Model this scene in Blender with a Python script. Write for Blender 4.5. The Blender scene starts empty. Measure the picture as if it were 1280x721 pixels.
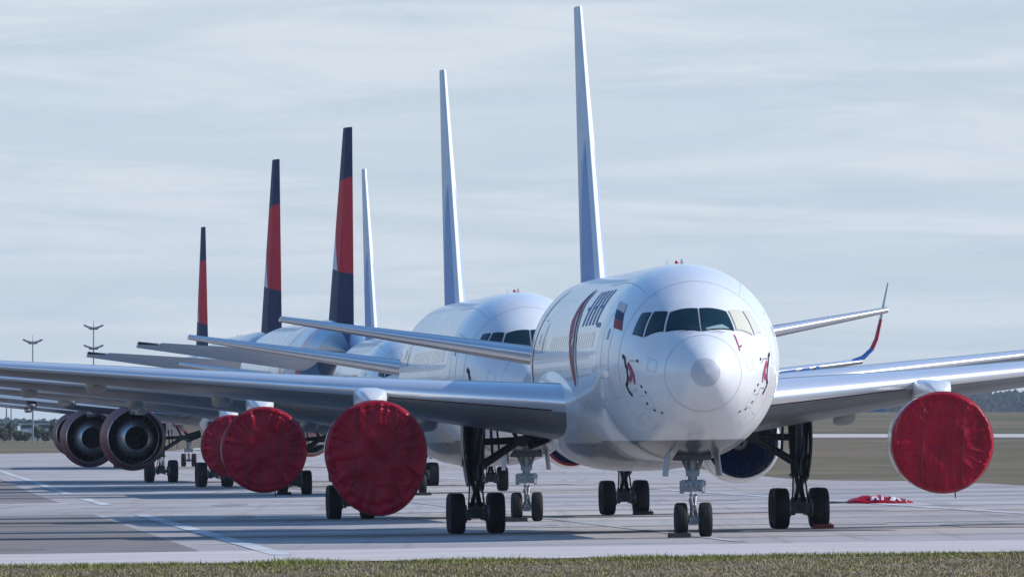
import bpy, bmesh, math, random
from mathutils import Vector, Matrix, noise
R = math.radians
random.seed(7)
C = bpy.context.scene.collection
sc = bpy.context.scene

# ------------------------------------------------------------------ camera
F_PX, CAM_H, HOR = 15500.0, 2.7, 546.0          # focal length in photo pixels, eye height, horizon row
cam = bpy.data.objects.new('camera', bpy.data.cameras.new('camera')); C.objects.link(cam)
cam.data.sensor_width = 36.0
cam.data.lens = F_PX / 1280 * 36
cam.data.shift_y = (HOR - 360.5) / 1280
cam.data.clip_start, cam.data.clip_end = 5, 30000
cam.location = (0, 0, CAM_H); cam.rotation_euler = (R(90), 0, 0)
sc.camera = cam

# ------------------------------------------------------------------ light
SUN_EL, SUN_AZ = R(33), R(1.5)                     # azimuth measured from +X towards +Y
w = bpy.data.worlds.new('World'); sc.world = w; w.use_nodes = True
nt = w.node_tree; N = nt.nodes; L = nt.links
bg = N['Background']; bg.inputs['Strength'].default_value = 0.12
sky = N.new('ShaderNodeTexSky'); sky.sky_type = 'NISHITA'; sky.sun_disc = False
sky.sun_elevation = SUN_EL; sky.sun_rotation = R(90) - SUN_AZ
sky.air_density = 1.0; sky.dust_density = 0.2; sky.ozone_density = 4.0
tc = N.new('ShaderNodeTexCoord')
def cloud_noise(scale, detail, rough, off):
    mp = N.new('ShaderNodeMapping'); mp.inputs['Scale'].default_value = scale; mp.inputs['Location'].default_value = off
    L.new(tc.outputs['Generated'], mp.inputs['Vector'])
    n = N.new('ShaderNodeTexNoise'); n.inputs['Detail'].default_value = detail; n.inputs['Roughness'].default_value = rough
    n.inputs['Scale'].default_value = 1.0; n.inputs['Distortion'].default_value = 0.9
    L.new(mp.outputs[0], n.inputs['Vector']); return n.outputs['Fac']
def ramp(src, lo, hi, a=0.0, b=1.0):
    m = N.new('ShaderNodeMapRange'); m.interpolation_type = 'SMOOTHSTEP'
    m.inputs['From Min'].default_value = lo; m.inputs['From Max'].default_value = hi
    m.inputs['To Min'].default_value = a; m.inputs['To Max'].default_value = b
    L.new(src, m.inputs['Value']); return m.outputs[0]
veil = ramp(cloud_noise((14, 14, 150), 5, 0.6, (0, 0, 3)), 0.30, 0.70, 0.86, 0.98)     # high thin overcast
mixa = N.new('ShaderNodeMix'); mixa.data_type = 'RGBA'
mixa.inputs['B'].default_value = (4.95, 5.75, 6.65, 1)
L.new(veil, mixa.inputs['Factor']); L.new(sky.outputs[0], mixa.inputs['A'])
streak = ramp(cloud_noise((22, 22, 210), 7, 0.60, (3, 1, 0)), 0.42, 0.70, 0.0, 0.9)    # paler streaks
mixb = N.new('ShaderNodeMix'); mixb.data_type = 'RGBA'
mixb.inputs['B'].default_value = (5.95, 6.5, 7.15, 1)
L.new(streak, mixb.inputs['Factor']); L.new(mixa.outputs['Result'], mixb.inputs['A'])
grey = ramp(cloud_noise((34, 34, 260), 6, 0.6, (9, 4, 2)), 0.44, 0.72, 0.0, 0.6)       # greyer streaks
mixc = N.new('ShaderNodeMix'); mixc.data_type = 'RGBA'
mixc.inputs['B'].default_value = (4.35, 5.2, 6.15, 1)
L.new(grey, mixc.inputs['Factor']); L.new(mixb.outputs['Result'], mixc.inputs['A'])
# the cloud veil thins out overhead, where the sky is blue
sep = N.new('ShaderNodeSeparateXYZ'); L.new(tc.outputs['Generated'], sep.inputs[0])
over = ramp(sep.outputs['Z'], 0.045, 0.22, 0.0, 1.0)
mixd = N.new('ShaderNodeMix'); mixd.data_type = 'RGBA'
L.new(over, mixd.inputs['Factor']); L.new(mixc.outputs['Result'], mixd.inputs['A'])
gain = N.new('ShaderNodeMix'); gain.data_type = 'RGBA'; gain.blend_type = 'MULTIPLY'; gain.inputs['Factor'].default_value = 1.0
gain.inputs['B'].default_value = (1.12, 1.42, 1.62, 1); L.new(sky.outputs[0], gain.inputs['A']); L.new(gain.outputs['Result'], mixd.inputs['B'])
L.new(mixd.outputs['Result'], bg.inputs['Color'])

sun = bpy.data.objects.new('sun', bpy.data.lights.new('sun', 'SUN')); C.objects.link(sun)
sun.data.energy = 4.35; sun.data.angle = R(0.6); sun.data.color = (1.0, 0.955, 0.89)
sd = Vector((math.cos(SUN_EL)*math.cos(SUN_AZ), math.cos(SUN_EL)*math.sin(SUN_AZ), math.sin(SUN_EL)))
sun.rotation_euler = sd.to_track_quat('Z', 'Y').to_euler()
sun.location = (60, 300, 60)
sc.view_settings.view_transform = 'Standard'; sc.view_settings.look = 'None'
sc.view_settings.exposure = 0.0; sc.view_settings.gamma = 1.0
sc.cycles.max_bounces = 6; sc.cycles.volume_bounces = 0
sc.cycles.use_denoising = True

# ------------------------------------------------------------------ materials
MATS = {}
def mat(name, col, rough=0.5, metal=0.0, coat=0.0, var=0.0, vscale=1.0, bump=0.0, bscale=20.0, spec=0.5, col2=None, stretch=(1, 1, 1), rvar=0.0):
    if name in MATS: return MATS[name]
    m = bpy.data.materials.new(name); m.use_nodes = True; MATS[name] = m
    n = m.node_tree.nodes; l = m.node_tree.links; b = n['Principled BSDF']
    b.inputs['Base Color'].default_value = (*col, 1); b.inputs['Roughness'].default_value = rough
    b.inputs['Metallic'].default_value = metal; b.inputs['Coat Weight'].default_value = coat
    b.inputs['Coat Roughness'].default_value = 0.08; b.inputs['Specular IOR Level'].default_value = spec
    if var or col2 or bump or rvar:
        t = n.new('ShaderNodeTexCoord'); mp = n.new('ShaderNodeMapping'); mp.inputs['Scale'].default_value = stretch
        l.new(t.outputs['Object'], mp.inputs['Vector'])
    if var or col2 or rvar:
        x = n.new('ShaderNodeTexNoise'); x.inputs['Scale'].default_value = vscale; x.inputs['Detail'].default_value = 6; x.inputs['Roughness'].default_value = 0.62
        l.new(mp.outputs[0], x.inputs['Vector'])
        if var or col2:
            r = n.new('ShaderNodeMapRange'); r.inputs['From Min'].default_value = 0.33; r.inputs['From Max'].default_value = 0.67
            l.new(x.outputs['Fac'], r.inputs['Value'])
            mx = n.new('ShaderNodeMix'); mx.data_type = 'RGBA'
            c2 = col2 or tuple(v*(1-var) for v in col)
            mx.inputs['A'].default_value = (*col, 1); mx.inputs['B'].default_value = (*c2, 1)
            l.new(r.outputs[0], mx.inputs['Factor']); l.new(mx.outputs['Result'], b.inputs['Base Color'])
        if rvar:
            r2 = n.new('ShaderNodeMapRange'); r2.inputs['To Min'].default_value = max(0.02, rough-rvar); r2.inputs['To Max'].default_value = rough+rvar
            l.new(x.outputs['Fac'], r2.inputs['Value']); l.new(r2.outputs[0], b.inputs['Roughness'])
    if bump:
        y = n.new('ShaderNodeTexNoise'); y.inputs['Scale'].default_value = bscale; y.inputs['Detail'].default_value = 5
        l.new(mp.outputs[0], y.inputs['Vector'])
        bp = n.new('ShaderNodeBump'); bp.inputs['Strength'].default_value = bump; bp.inputs['Distance'].default_value = 0.05
        l.new(y.outputs['Fac'], bp.inputs['Height']); l.new(bp.outputs[0], b.inputs['Normal'])
    return m
def math_node(n, l, op, a, b=None):
    x = n.new('ShaderNodeMath'); x.operation = op
    for k, v in enumerate((a, b)):
        if v is None: continue
        if isinstance(v, (int, float)): x.inputs[k].default_value = v
        else: l.new(v, x.inputs[k])
    return x.outputs[0]
def paint(name, build, matte=False):
    """glossy aircraft paint whose livery is a function of the position on the airframe"""
    m = bpy.data.materials.new(name); m.use_nodes = True; MATS[name] = m
    n = m.node_tree.nodes; l = m.node_tree.links; b = n['Principled BSDF']
    b.inputs['Roughness'].default_value = 0.28; b.inputs['Coat Weight'].default_value = 0.35; b.inputs['Coat Roughness'].default_value = 0.06
    if matte: b.inputs['Coat Weight'].default_value = 0.0; b.inputs['Specular IOR Level'].default_value = 0.12
    t = n.new('ShaderNodeTexCoord'); s = n.new('ShaderNodeSeparateXYZ'); l.new(t.outputs['Object'], s.inputs[0])
    M = lambda op, a, c=None: math_node(n, l, op, a, c)
    def step(v, edge, soft=0.01):
        r = n.new('ShaderNodeMapRange'); r.inputs['From Min'].default_value = edge-soft; r.inputs['From Max'].default_value = edge+soft
        l.new(v, r.inputs['Value']); return r.outputs[0]
    def mix(f, a, c):
        x = n.new('ShaderNodeMix'); x.data_type = 'RGBA'; l.new(f, x.inputs['Factor'])
        for k, v in (('A', a), ('B', c)):
            if isinstance(v, tuple): x.inputs[k].default_value = (*v, 1)
            else: l.new(v, x.inputs[k])
        return x.outputs['Result']
    col = build(s.outputs['X'], s.outputs['Y'], s.outputs['Z'], M, step, mix)
    # airframe grime: long faint streaks that run down and aft
    mp = n.new('ShaderNodeMapping'); mp.inputs['Scale'].default_value = (1.6, 0.5, 0.9); l.new(t.outputs['Object'], mp.inputs['Vector'])
    x = n.new('ShaderNodeTexNoise'); x.inputs['Scale'].default_value = 1.4; x.inputs['Detail'].default_value = 8; x.inputs['Roughness'].default_value = 0.65
    l.new(mp.outputs[0], x.inputs['Vector'])
    d = n.new('ShaderNodeMapRange'); d.inputs['From Min'].default_value = 0.45; d.inputs['From Max'].default_value = 0.8; d.inputs['To Max'].default_value = 0.35
    l.new(x.outputs['Fac'], d.inputs['Value'])
    gx = n.new('ShaderNodeMix'); gx.data_type = 'RGBA'; gx.blend_type = 'MULTIPLY'; gx.inputs['B'].default_value = (0.72, 0.71, 0.70, 1)
    l.new(d.outputs[0], gx.inputs['Factor']); l.new(col, gx.inputs['A']); l.new(gx.outputs['Result'], b.inputs['Base Color'])
    r2 = n.new('ShaderNodeMapRange'); r2.inputs['To Min'].default_value = 0.5 if matte else 0.18; r2.inputs['To Max'].default_value = 0.7 if matte else 0.42
    l.new(x.outputs['Fac'], r2.inputs['Value']); l.new(r2.outputs[0], b.inputs['Roughness'])
    # skin ripple, very slight
    mp2 = n.new('ShaderNodeMapping'); mp2.inputs['Scale'].default_value = (0.9, 1.9, 0.9); l.new(t.outputs['Object'], mp2.inputs['Vector'])
    y = n.new('ShaderNodeTexNoise'); y.inputs['Scale'].default_value = 1.1; y.inputs['Detail'].default_value = 2; l.new(mp2.outputs[0], y.inputs['Vector'])
    bp = n.new('ShaderNodeBump'); bp.inputs['Strength'].default_value = 0.25; bp.inputs['Distance'].default_value = 0.06
    l.new(y.outputs['Fac'], bp.inputs['Height']); l.new(bp.outputs[0], b.inputs['Normal'])
    return m
WHITE = (0.76, 0.76, 0.755); GREYB_SHADED = (0.038, 0.042, 0.05); NAVY = (0.012, 0.028, 0.09); RED = (0.60, 0.016, 0.04)  # belly grey has the underside shadow darkened into it
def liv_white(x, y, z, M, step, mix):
    return mix(step(z, 2.62, 0.02), GREYB_SHADED, WHITE)
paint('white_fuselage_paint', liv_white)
def liv_fin_white(x, y, z, M, step, mix):
    le = M('ADD', M('MULTIPLY', M('SUBTRACT', z, 7.2), 0.92), 15.2)
    d = M('SUBTRACT', y, le)
    a = M('MULTIPLY', M('SUBTRACT', 11.9, z), 1.5)                      # blue fan grows wider towards the root
    f = M('MULTIPLY', step(M('SUBTRACT', a, d), 0.0, 0.03), step(d, 0.22, 0.03))
    f2 = M('MULTIPLY', f, step(M('SUBTRACT', M('MULTIPLY', a, 0.6), d), 0.0, 0.03))
    c = mix(f, WHITE, (0.58, 0.64, 0.74)); return mix(f2, c, (0.33, 0.43, 0.63))
paint('white_fin_paint', liv_fin_white, True)
def liv_navy(x, y, z, M, step, mix):
    v = M('SUBTRACT', y, M('MULTIPLY', M('SUBTRACT', z, 5.7), 1.1))
    def band(c, a, b, col):
        return mix(M('MULTIPLY', step(v, a), M('SUBTRACT', 1.0, step(v, b))), c, col)
    c = mix(step(z, 3.4, 0.02), GREYB_SHADED, WHITE)
    c = band(c, 9.2, 10.1, RED); c = band(c, 15.0, 15.9, RED)
    c = mix(step(v, 20.5), c, (0.06, 0.20, 0.42)); c = band(c, 19.6, 20.5, RED)
    c = mix(step(v, 24.0), c, NAVY); return c
paint('navy_tail_fuselage_paint', liv_navy)
def liv_fin_navy(x, y, z, M, step, mix):
    le = M('ADD', M('MULTIPLY', M('SUBTRACT', z, 8.6), 1.11), 15.0)
    d = M('SUBTRACT', y, le)
    lo = M('SUBTRACT', 11.5, M('MULTIPLY', d, 0.05)); hi = M('SUBTRACT', 15.7, M('MULTIPLY', d, -0.05))
    f = M('MULTIPLY', step(M('SUBTRACT', z, lo), 0.0), step(M('SUBTRACT', hi, z), 0.0))
    c = mix(f, NAVY, RED)
    wd = M('SUBTRACT', 5.6, M('MULTIPLY', M('SUBTRACT', z, 11.1), 1.7))
    g = M('MULTIPLY', step(M('SUBTRACT', wd, d), 0.0), step(M('SUBTRACT', z, lo), 0.0))
    c = mix(M('SUBTRACT', 1.0, step(d, 0.35)), c, (0.55, 0.57, 0.6))
    return mix(g, c, (0.72, 0.72, 0.74))
paint('navy_fin_paint', liv_fin_navy, True)

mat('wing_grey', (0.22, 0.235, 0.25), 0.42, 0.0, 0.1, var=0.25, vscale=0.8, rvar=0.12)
mat('slat_metal', (0.84, 0.85, 0.87), 0.30, 0.60, var=0.06, vscale=0.7, rvar=0.05)
mat('fairing_grey', (0.30, 0.30, 0.30), 0.45, var=0.2)
mat('strip_maroon', (0.07, 0.008, 0.016), 0.6, spec=0.1)
mat('white_paint', WHITE, 0.3, coat=0.3, var=0.12, vscale=1.5)
mat('grey_paint', (0.36, 0.37, 0.39), 0.4, var=0.2)
mat('pylon_blue_grey', (0.44, 0.53, 0.65), 0.4, var=0.15)
mat('bare_metal', (0.62, 0.62, 0.64), 0.25, 1.0, rvar=0.1, vscale=3)
mat('burnt_metal', (0.80, 0.80, 0.82), 0.34, 0.85, var=0.35, vscale=2.5, rvar=0.12)
mat('matt_black', (0.012, 0.012, 0.013), 0.7)  # near-black for fan backing, core nozzle inside and exhaust plug
mat('duct_dark', (0.035, 0.038, 0.045), 0.5)
mat('fan_blue', (0.02, 0.05, 0.13), 0.35, 0.5)
mat('nacelle_red', (0.20, 0.006, 0.015), 0.5, spec=0.1, var=0.3)
mat('nacelle_navy', NAVY, 0.3, coat=0.3)
mat('gear_dark', (0.055, 0.065, 0.075), 0.42, 0.3, var=0.5, vscale=5, rvar=0.15)
mat('gear_grey', (0.30, 0.34, 0.37), 0.4, 0.2, var=0.45, vscale=6)
mat('rubber', (0.009, 0.009, 0.010), 0.8, var=0.4, vscale=9)
mat('rim_metal', (0.10, 0.10, 0.11), 0.5, 0.4)
mat('hydraulic_red', (0.35, 0.03, 0.03), 0.4)
mat('lamp_glass', (0.22, 0.25, 0.28), 0.12, 0.3)
mat('chrome', (0.8, 0.8, 0.8), 0.12, 1.0)
mat('glass_dark', (0.006, 0.024, 0.030), 0.06, 0.0, spec=0.45)
mat('window_seal', (0.018, 0.02, 0.022), 0.5)
mat('glass_bright_reflection', (0.66, 0.62, 0.47), 0.15, spec=0.8)
mat('patch_pale', (0.26, 0.36, 0.36), 0.4)
mat('seal_sunlit', (0.45, 0.45, 0.44), 0.5)
mat('radome_grey', (0.53, 0.53, 0.56), 0.45, var=0.1, vscale=3)
mat('panel_line', (0.48, 0.51, 0.56), 0.5)
mat('black_paint', (0.012, 0.010, 0.015), 0.5, spec=0.12)
mat('red_paint', (0.33, 0.015, 0.03), 0.5, spec=0.12)
mat('pink_paint', (0.36, 0.07, 0.14), 0.5, spec=0.12)
mat('blue_paint', (0.03, 0.10, 0.32), 0.5, spec=0.15)
mat('title_blue', (0.10, 0.18, 0.38), 0.5, spec=0.15)
mat('flag_blue', (0.012, 0.02, 0.09), 0.5, spec=0.1)
mat('beacon_red', (0.5, 0.02, 0.02), 0.2)
mat('cover_red', (0.40, 0.003, 0.022), 0.34, spec=0.22, col2=(0.19, 0.001, 0.010), vscale=1.6, bump=0.5, bscale=5, stretch=(1, 1, 0.4), rvar=0.12)
_b = MATS['cover_red'].node_tree.nodes['Principled BSDF']; _b.inputs['Sheen Weight'].default_value = 0.35; _b.inputs['Sheen Roughness'].default_value = 0.35; _b.inputs['Sheen Tint'].default_value = (1.0, 0.55, 0.65, 1)
mat('cover_dark', (0.16, 0.004, 0.012), 0.6)
mat('rope', (0.06, 0.05, 0.05), 0.8)
mat('chock_black', (0.02, 0.02, 0.02), 0.8, var=0.4, vscale=8)
mat('chock_red', (0.22, 0.025, 0.03), 0.7, var=0.4, vscale=8)
mat('letter_white', (0.62, 0.58, 0.58), 0.5, spec=0.2)
mat('mast_steel', (0.28, 0.30, 0.32), 0.5, 0.4)
mat('bark', (0.07, 0.05, 0.035), 0.9)
mat('wall_white', (0.55, 0.56, 0.56), 0.8, var=0.2, vscale=0.4)
mat('wall_grey', (0.30, 0.33, 0.36), 0.8, var=0.2, vscale=0.4)
mat('wall_blue', (0.05, 0.20, 0.42), 0.6, var=0.2, vscale=0.4)
mat('wall_brick', (0.26, 0.16, 0.14), 0.85, var=0.2, vscale=0.6)
mat('roof_dark', (0.10, 0.10, 0.11), 0.7)
mat('window_dark', (0.03, 0.04, 0.05), 0.15)
mat('car_white', (0.7, 0.7, 0.7), 0.3, coat=0.5)
for k, (a, b) in enumerate((((0.030, 0.045, 0.020), (0.060, 0.070, 0.030)), ((0.020, 0.032, 0.018), (0.045, 0.055, 0.026)), ((0.045, 0.045, 0.028), (0.075, 0.070, 0.040)))):
    mat(f'foliage_{k}', a, 0.8, col2=b, vscale=1.2)
mat('woodland', (0.03, 0.04, 0.032), 0.9, spec=0.0, col2=(0.05, 0.052, 0.042), vscale=0.12)

# ------------------------------------------------------------------ mesh helpers
class MB:
    def __init__(s): s.v = []; s.f = []; s.m = []
    def grid(s, rows, mi=0, close_u=False, close_v=False):
        """rows: list of equally long point lists"""
        b = len(s.v); nr = len(rows); nc = len(rows[0])
        for r in rows: s.v += [tuple(p) for p in r]
        for i in range(nr if close_v else nr-1):
            for j in range(nc if close_u else nc-1):
                i2 = (i+1) % nr; j2 = (j+1) % nc
                s.f.append((b+i*nc+j, b+i*nc+j2, b+i2*nc+j2, b+i2*nc+j)); s.m.append(mi)
        return b
    def poly(s, pts, mi=0):
        b = len(s.v); s.v += [tuple(p) for p in pts]; s.f.append(tuple(range(b, b+len(pts)))); s.m.append(mi)
    def tube(s, p0, p1, r0, r1=None, n=12, mi=0, cap=True):
        r1 = r0 if r1 is None else r1
        p0, p1 = Vector(p0), Vector(p1); d = (p1-p0).normalized()
        a = d.orthogonal().normalized(); c = d.cross(a)
        rows = [[p + (a*math.cos(t)+c*math.sin(t))*r for t in [2*math.pi*k/n for k in range(n)]] for p, r in ((p0, r0), (p1, r1))]
        s.grid(rows, mi, close_u=True)
        if cap: s.poly(rows[0][::-1], mi); s.poly(rows[1], mi)
    def box(s, c, d, mi=0, rot=None, bev=0.0):
        x, y, z = d[0]/2, d[1]/2, d[2]/2; c = Vector(c)
        q = rot or Matrix.Identity(3)
        P = lambda *a: c + q @ Vector(a)
        vs = [P(i*x, j*y, k*z) for i in (-1, 1) for j in (-1, 1) for k in (-1, 1)]
        b = len(s.v); s.v += [tuple(p) for p in vs]
        for f in ((0, 1, 3, 2), (4, 6, 7, 5), (0, 4, 5, 1), (2, 3, 7, 6), (0, 2, 6, 4), (1, 5, 7, 3)):
            s.f.append(tuple(b+i for i in f)); s.m.append(mi)
    def lathe(s, prof, c=(0, 0, 0), axis='Y', n=48, mi=0, close=False):
        """prof: list of (axial, radius)"""
        rows = []
        for a, r in prof:
            row = []
            for k in range(n):
                t = 2*math.pi*k/n; u, v = r*math.sin(t), r*math.cos(t)
                p = {'Y': (u, a, v), 'X': (a, u, v), 'Z': (u, v, a)}[axis]
                row.append((c[0]+p[0], c[1]+p[1], c[2]+p[2]))
            rows.append(row)
        s.grid(rows, mi, close_u=True, close_v=close)
    def build(s, name, mats, parent=None, smooth=True, angle=35, fix=True):
        me = bpy.data.meshes.new(name); me.from_pydata(s.v, [], s.f)
        for m in (mats if isinstance(mats, (list, tuple)) else [mats]): me.materials.append(MATS[m])
        me.polygons.foreach_set('material_index', s.m)
        if fix:
            bm = bmesh.new(); bm.from_mesh(me); bmesh.ops.remove_doubles(bm, verts=bm.verts, dist=1e-5)
            bmesh.ops.recalc_face_normals(bm, faces=bm.faces); bm.to_mesh(me); bm.free()
        if smooth:
            me.polygons.foreach_set('use_smooth', [True]*len(me.polygons))
            me.set_sharp_from_angle(angle=R(angle))
        me.update()
        o = bpy.data.objects.new(name, me); C.objects.link(o)
        if parent: o.parent = parent
        return o
def thing(name, label, cat, loc=(0, 0, 0), rot=(0, 0, 0), group=None):
    o = bpy.data.objects.new(name, None); C.objects.link(o); o.empty_display_size = 0.5
    o.location = loc; o.rotation_euler = rot
    tag(o, label, cat, group); return o
def tag(o, label, cat, group=None, kind=None):
    if label: o['label'] = label
    if cat: o['category'] = cat
    if group: o['group'] = group
    if kind: o['kind'] = kind
    return o
def sstep(x, a, b):
    t = min(1.0, max(0.0, (x-a)/(b-a))); return t*t*(3-2*t)
def pchip(xs, ys):
    n = len(xs); h = [xs[i+1]-xs[i] for i in range(n-1)]; d = [(ys[i+1]-ys[i])/h[i] for i in range(n-1)]
    m = [0]*n; m[0] = d[0]; m[-1] = d[-1]
    for i in range(1, n-1):
        if d[i-1]*d[i] > 0:
            w1 = 2*h[i]+h[i-1]; w2 = h[i]+2*h[i-1]; m[i] = (w1+w2)/(w1/d[i-1]+w2/d[i])
    def f(x):
        x = min(max(x, xs[0]), xs[-1]); i = 0
        while i < n-2 and x > xs[i+1]: i += 1
        t = (x-xs[i])/h[i]; a = t*t*t; b = t*t
        return (2*a-3*b+1)*ys[i]+(a-2*b+t)*h[i]*m[i]+(3*b-2*a)*ys[i+1]+(a-b)*h[i]*m[i+1]
    return f

# ------------------------------------------------------------------ terrain and pavements
def axis(Y): return 0.5 - 0.052*(Y-445)          # centre of the taxiway
def ground_z(X, Y):
    u = max(-45.0, min(45.0, X-axis(Y)))
    cross = 0.0135*u*(1-sstep(Y, 600, 800))*sstep(Y, 60, 240)
    side = 0.28 + 0.72*sstep(X, -70, 40)
    yy = min(max(0.0, Y-780), 1720)
    rise = 0.0046*side*(yy*yy/(yy+250.0))*1.12 + side*0.0019*max(0.0, Y-2500)
    return cross + rise
def sheet(name, us, vs, fn, m, dz, kind='structure'):
    b = MB(); rows = []
    for v in vs:
        row = []
        for u in us:
            X, Y = fn(u, v); row.append((X, Y, ground_z(X, Y)+dz))
        rows.append(row)
    b.grid(rows); o = b.build(name, m, fix=False)
    o['kind'] = kind; return o
def lin(a, b, n): return [a+(b-a)*i/(n-1) for i in range(n)]

def ground_mat(name, cols, scale, stretch, bump=0.3, rough=0.85, bands=None):
    m = bpy.data.materials.new(name); m.use_nodes = True; MATS[name] = m
    n = m.node_tree.nodes; l = m.node_tree.links; b = n['Principled BSDF']; b.inputs['Roughness'].default_value = rough
    b.inputs['Specular IOR Level'].default_value = 0.25
    t = n.new('ShaderNodeTexCoord'); col = None
    for k, spec_ in enumerate(cols):
        c = spec_[0]
        if k: sc_, st, lo, hi = spec_[1:]
        if k == 0:
            rgb = n.new('ShaderNodeRGB'); rgb.outputs[0].default_value = (*c, 1); col = rgb.outputs[0]; continue
        mp = n.new('ShaderNodeMapping'); mp.inputs['Scale'].default_value = st; mp.inputs['Location'].default_value = (k*13.7, k*5.1, 0)
        mp.inputs['Rotation'].default_value = (0, 0, -0.052)
        l.new(t.outputs['Object'], mp.inputs['Vector'])
        x = n.new('ShaderNodeTexNoise'); x.inputs['Scale'].default_value = sc_; x.inputs['Detail'].default_value = 8; x.inputs['Roughness'].default_value = 0.65
        l.new(mp.outputs[0], x.inputs['Vector'])
        r = n.new('ShaderNodeMapRange'); r.inputs['From Min'].default_value = lo; r.inputs['From Max'].default_value = hi
        l.new(x.outputs['Fac'], r.inputs['Value'])
        mx = n.new('ShaderNodeMix'); mx.data_type = 'RGBA'; l.new(r.outputs[0], mx.inputs['Factor']); l.new(col, mx.inputs['A']); mx.inputs['B'].default_value = (*c, 1)
        col = mx.outputs['Result']
    l.new(col, b.inputs['Base Color'])
    return m
ground_mat('grass_soil', [((0.172, 0.120, 0.064),), ((0.112, 0.096, 0.038), 0.02, (1, 0.6, 1), 0.42, 0.60), ((0.235, 0.168, 0.100), 0.035, (1, 0.35, 1), 0.50, 0.66), ((0.06, 0.07, 0.03), 0.6, (1, 1, 1), 0.5, 0.8)], 1, 1)
ground_mat('concrete', [((0.43, 0.392, 0.372),), ((0.315, 0.287, 0.278), 0.045, (1.6, 0.8, 1), 0.42, 0.64), ((0.52, 0.47, 0.44), 0.03, (1.0, 1.4, 1), 0.50, 0.68), ((0.30, 0.27, 0.255), 0.5, (1, 0.25, 1), 0.56, 0.8), ((0.27, 0.24, 0.22), 1.1, (1, 0.012, 1), 0.54, 0.74), ((0.20, 0.175, 0.16), 0.35, (1, 0.5, 1), 0.66, 0.78)], 1, 1)
ground_mat('concrete_light', [((0.57, 0.515, 0.475),), ((0.47, 0.425, 0.395), 0.2, (1, 1, 1), 0.42, 0.7)], 1, 1)
ground_mat('asphalt', [((0.265, 0.222, 0.20),), ((0.185, 0.158, 0.145), 0.06, (1.4, 0.7, 1), 0.40, 0.66), ((0.25, 0.235, 0.23), 0.15, (1, 0.4, 1), 0.5, 0.75)], 1, 1)
ground_mat('line_white', [((0.60, 0.60, 0.59),), ((0.36, 0.36, 0.37), 0.35, (1.2, 0.25, 1), 0.42, 0.66)], 1, 1)
ground_mat('line_worn', [((0.46, 0.46, 0.44),), ((0.33, 0.33, 0.34), 0.3, (1.2, 0.25, 1), 0.38, 0.58)], 1, 1)
ground_mat('tar', [((0.10, 0.10, 0.105),), ((0.16, 0.16, 0.165), 0.3, (1, 1, 1), 0.4, 0.7)], 1, 1)

ground_mat('tar_thin', [((0.27, 0.24, 0.225),), ((0.36, 0.32, 0.30), 0.8, (1, 0.4, 1), 0.4, 0.6)], 1, 1)
XS = [-4000, -2500, -1400, -800, -500, -350] + lin(-250, 250, 101) + [350, 500, 800, 1400, 2500, 4000]
YS = [-250, 0, 60] + lin(100, 700, 121) + lin(720, 1500, 40) + lin(1540, 3400, 48) + [3800, 4400, 5200, 6000, 7000, 8000, 9000, 10000, 12000]
sheet('ground', XS, YS, lambda u, v: (u, v), 'grass_soil', 0.0)
ax = lambda u, v: (axis(v)+u, v)
UR = lambda v: 30.5 + 9*sstep(v, 560, 1000)
sheet('taxiway', lin(-1, 1, 21), lin(284.5, 700, 84)+lin(712, 1445, 60), lambda u, v: (axis(v) + (u*34 if u < 0 else u*UR(v)), v), 'concrete', 0.030)
sheet('taxiway_end_strip', lin(-46, 46, 24), lin(284.3, 313, 8), lambda u, v: (axis(v)+u, v+0.05*u), 'concrete_light', 0.036)
sheet('taxiway_shoulder', lin(-46, -15.2, 12), lin(313.5, 462, 31), lambda u, v: (axis(v)+u, v+0.05*u), 'asphalt', 0.036)
sheet('taxiway_shoulder', lin(-46, -15.2, 12), lin(545, 900, 50), ax, 'asphalt', 0.036)
for a, b in ((300, 455), (520, 575), (618, 1250)):
    sheet('painted_line', [-0.26, 0.26], lin(a, b, int((b-a)/4)), lambda u, v: (axis(v)-13.6+u, v), 'line_white', 0.044)
sheet('painted_line', [-0.3, 0.3], lin(330, 900, 140), lambda u, v: (axis(v)+14.0+u, v), 'line_white', 0.044)
sheet('painted_line', [-0.15, 0.15], lin(318, 1200, 220), lambda u, v: (axis(v)-1.2+u, v), 'line_worn', 0.044)
for q, Y in enumerate((331, 352, 372, 396, 421, 447, 474, 500, 532, 566, 604, 648, 700)):         # tar joints across the slabs
    sheet('tar_joint', lin(-15, 30, 16), [0, 0.5+0.25*(q % 3)], lambda u, v: (axis(Y)+u, Y+v+0.05*u), 'tar', 0.040)
for (u0, v0, u1, v1) in ((-36, 372, -17, 352), (-30, 440, -16, 398), (-27, 330, -19, 322), (-24, 345, -21, 316), (-44, 395, -16, 384), (-40, 610, -18, 575)):
    sheet('tar_joint', lin(0, 1, 10), [-0.3, 0.3], lambda t, s: (axis(v0+(v1-v0)*t)+u0+(u1-u0)*t+s*0.3, v0+(v1-v0)*t+s), 'tar', 0.041)
for q in range(9):
    rq = random.Random(50+q); u0, v0, ru, rv = rq.uniform(-12, 24), rq.uniform(318, 520), rq.uniform(0.5, 1.8), rq.uniform(3, 9)
    b = MB(); cen = []
    for k in range(24):
        a = 2*math.pi*k/24; m_ = 1+0.35*noise.noise(Vector((math.cos(a)*1.5, math.sin(a)*1.5, q*3.1)))
        X, Y = axis(v0)+u0+ru*m_*math.cos(a), v0+rv*m_*math.sin(a); cen.append((X, Y, ground_z(X, Y)+0.042))
    b.poly(cen); o = b.build('oil_stain', 'tar_thin', fix=False); o['kind'] = 'structure'
sheet('distant_runway', lin(-40, 500, 60), lin(1470, 1560, 12), lambda u, v: (u, v+0.02*u), 'concrete_light', 0.05)

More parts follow.
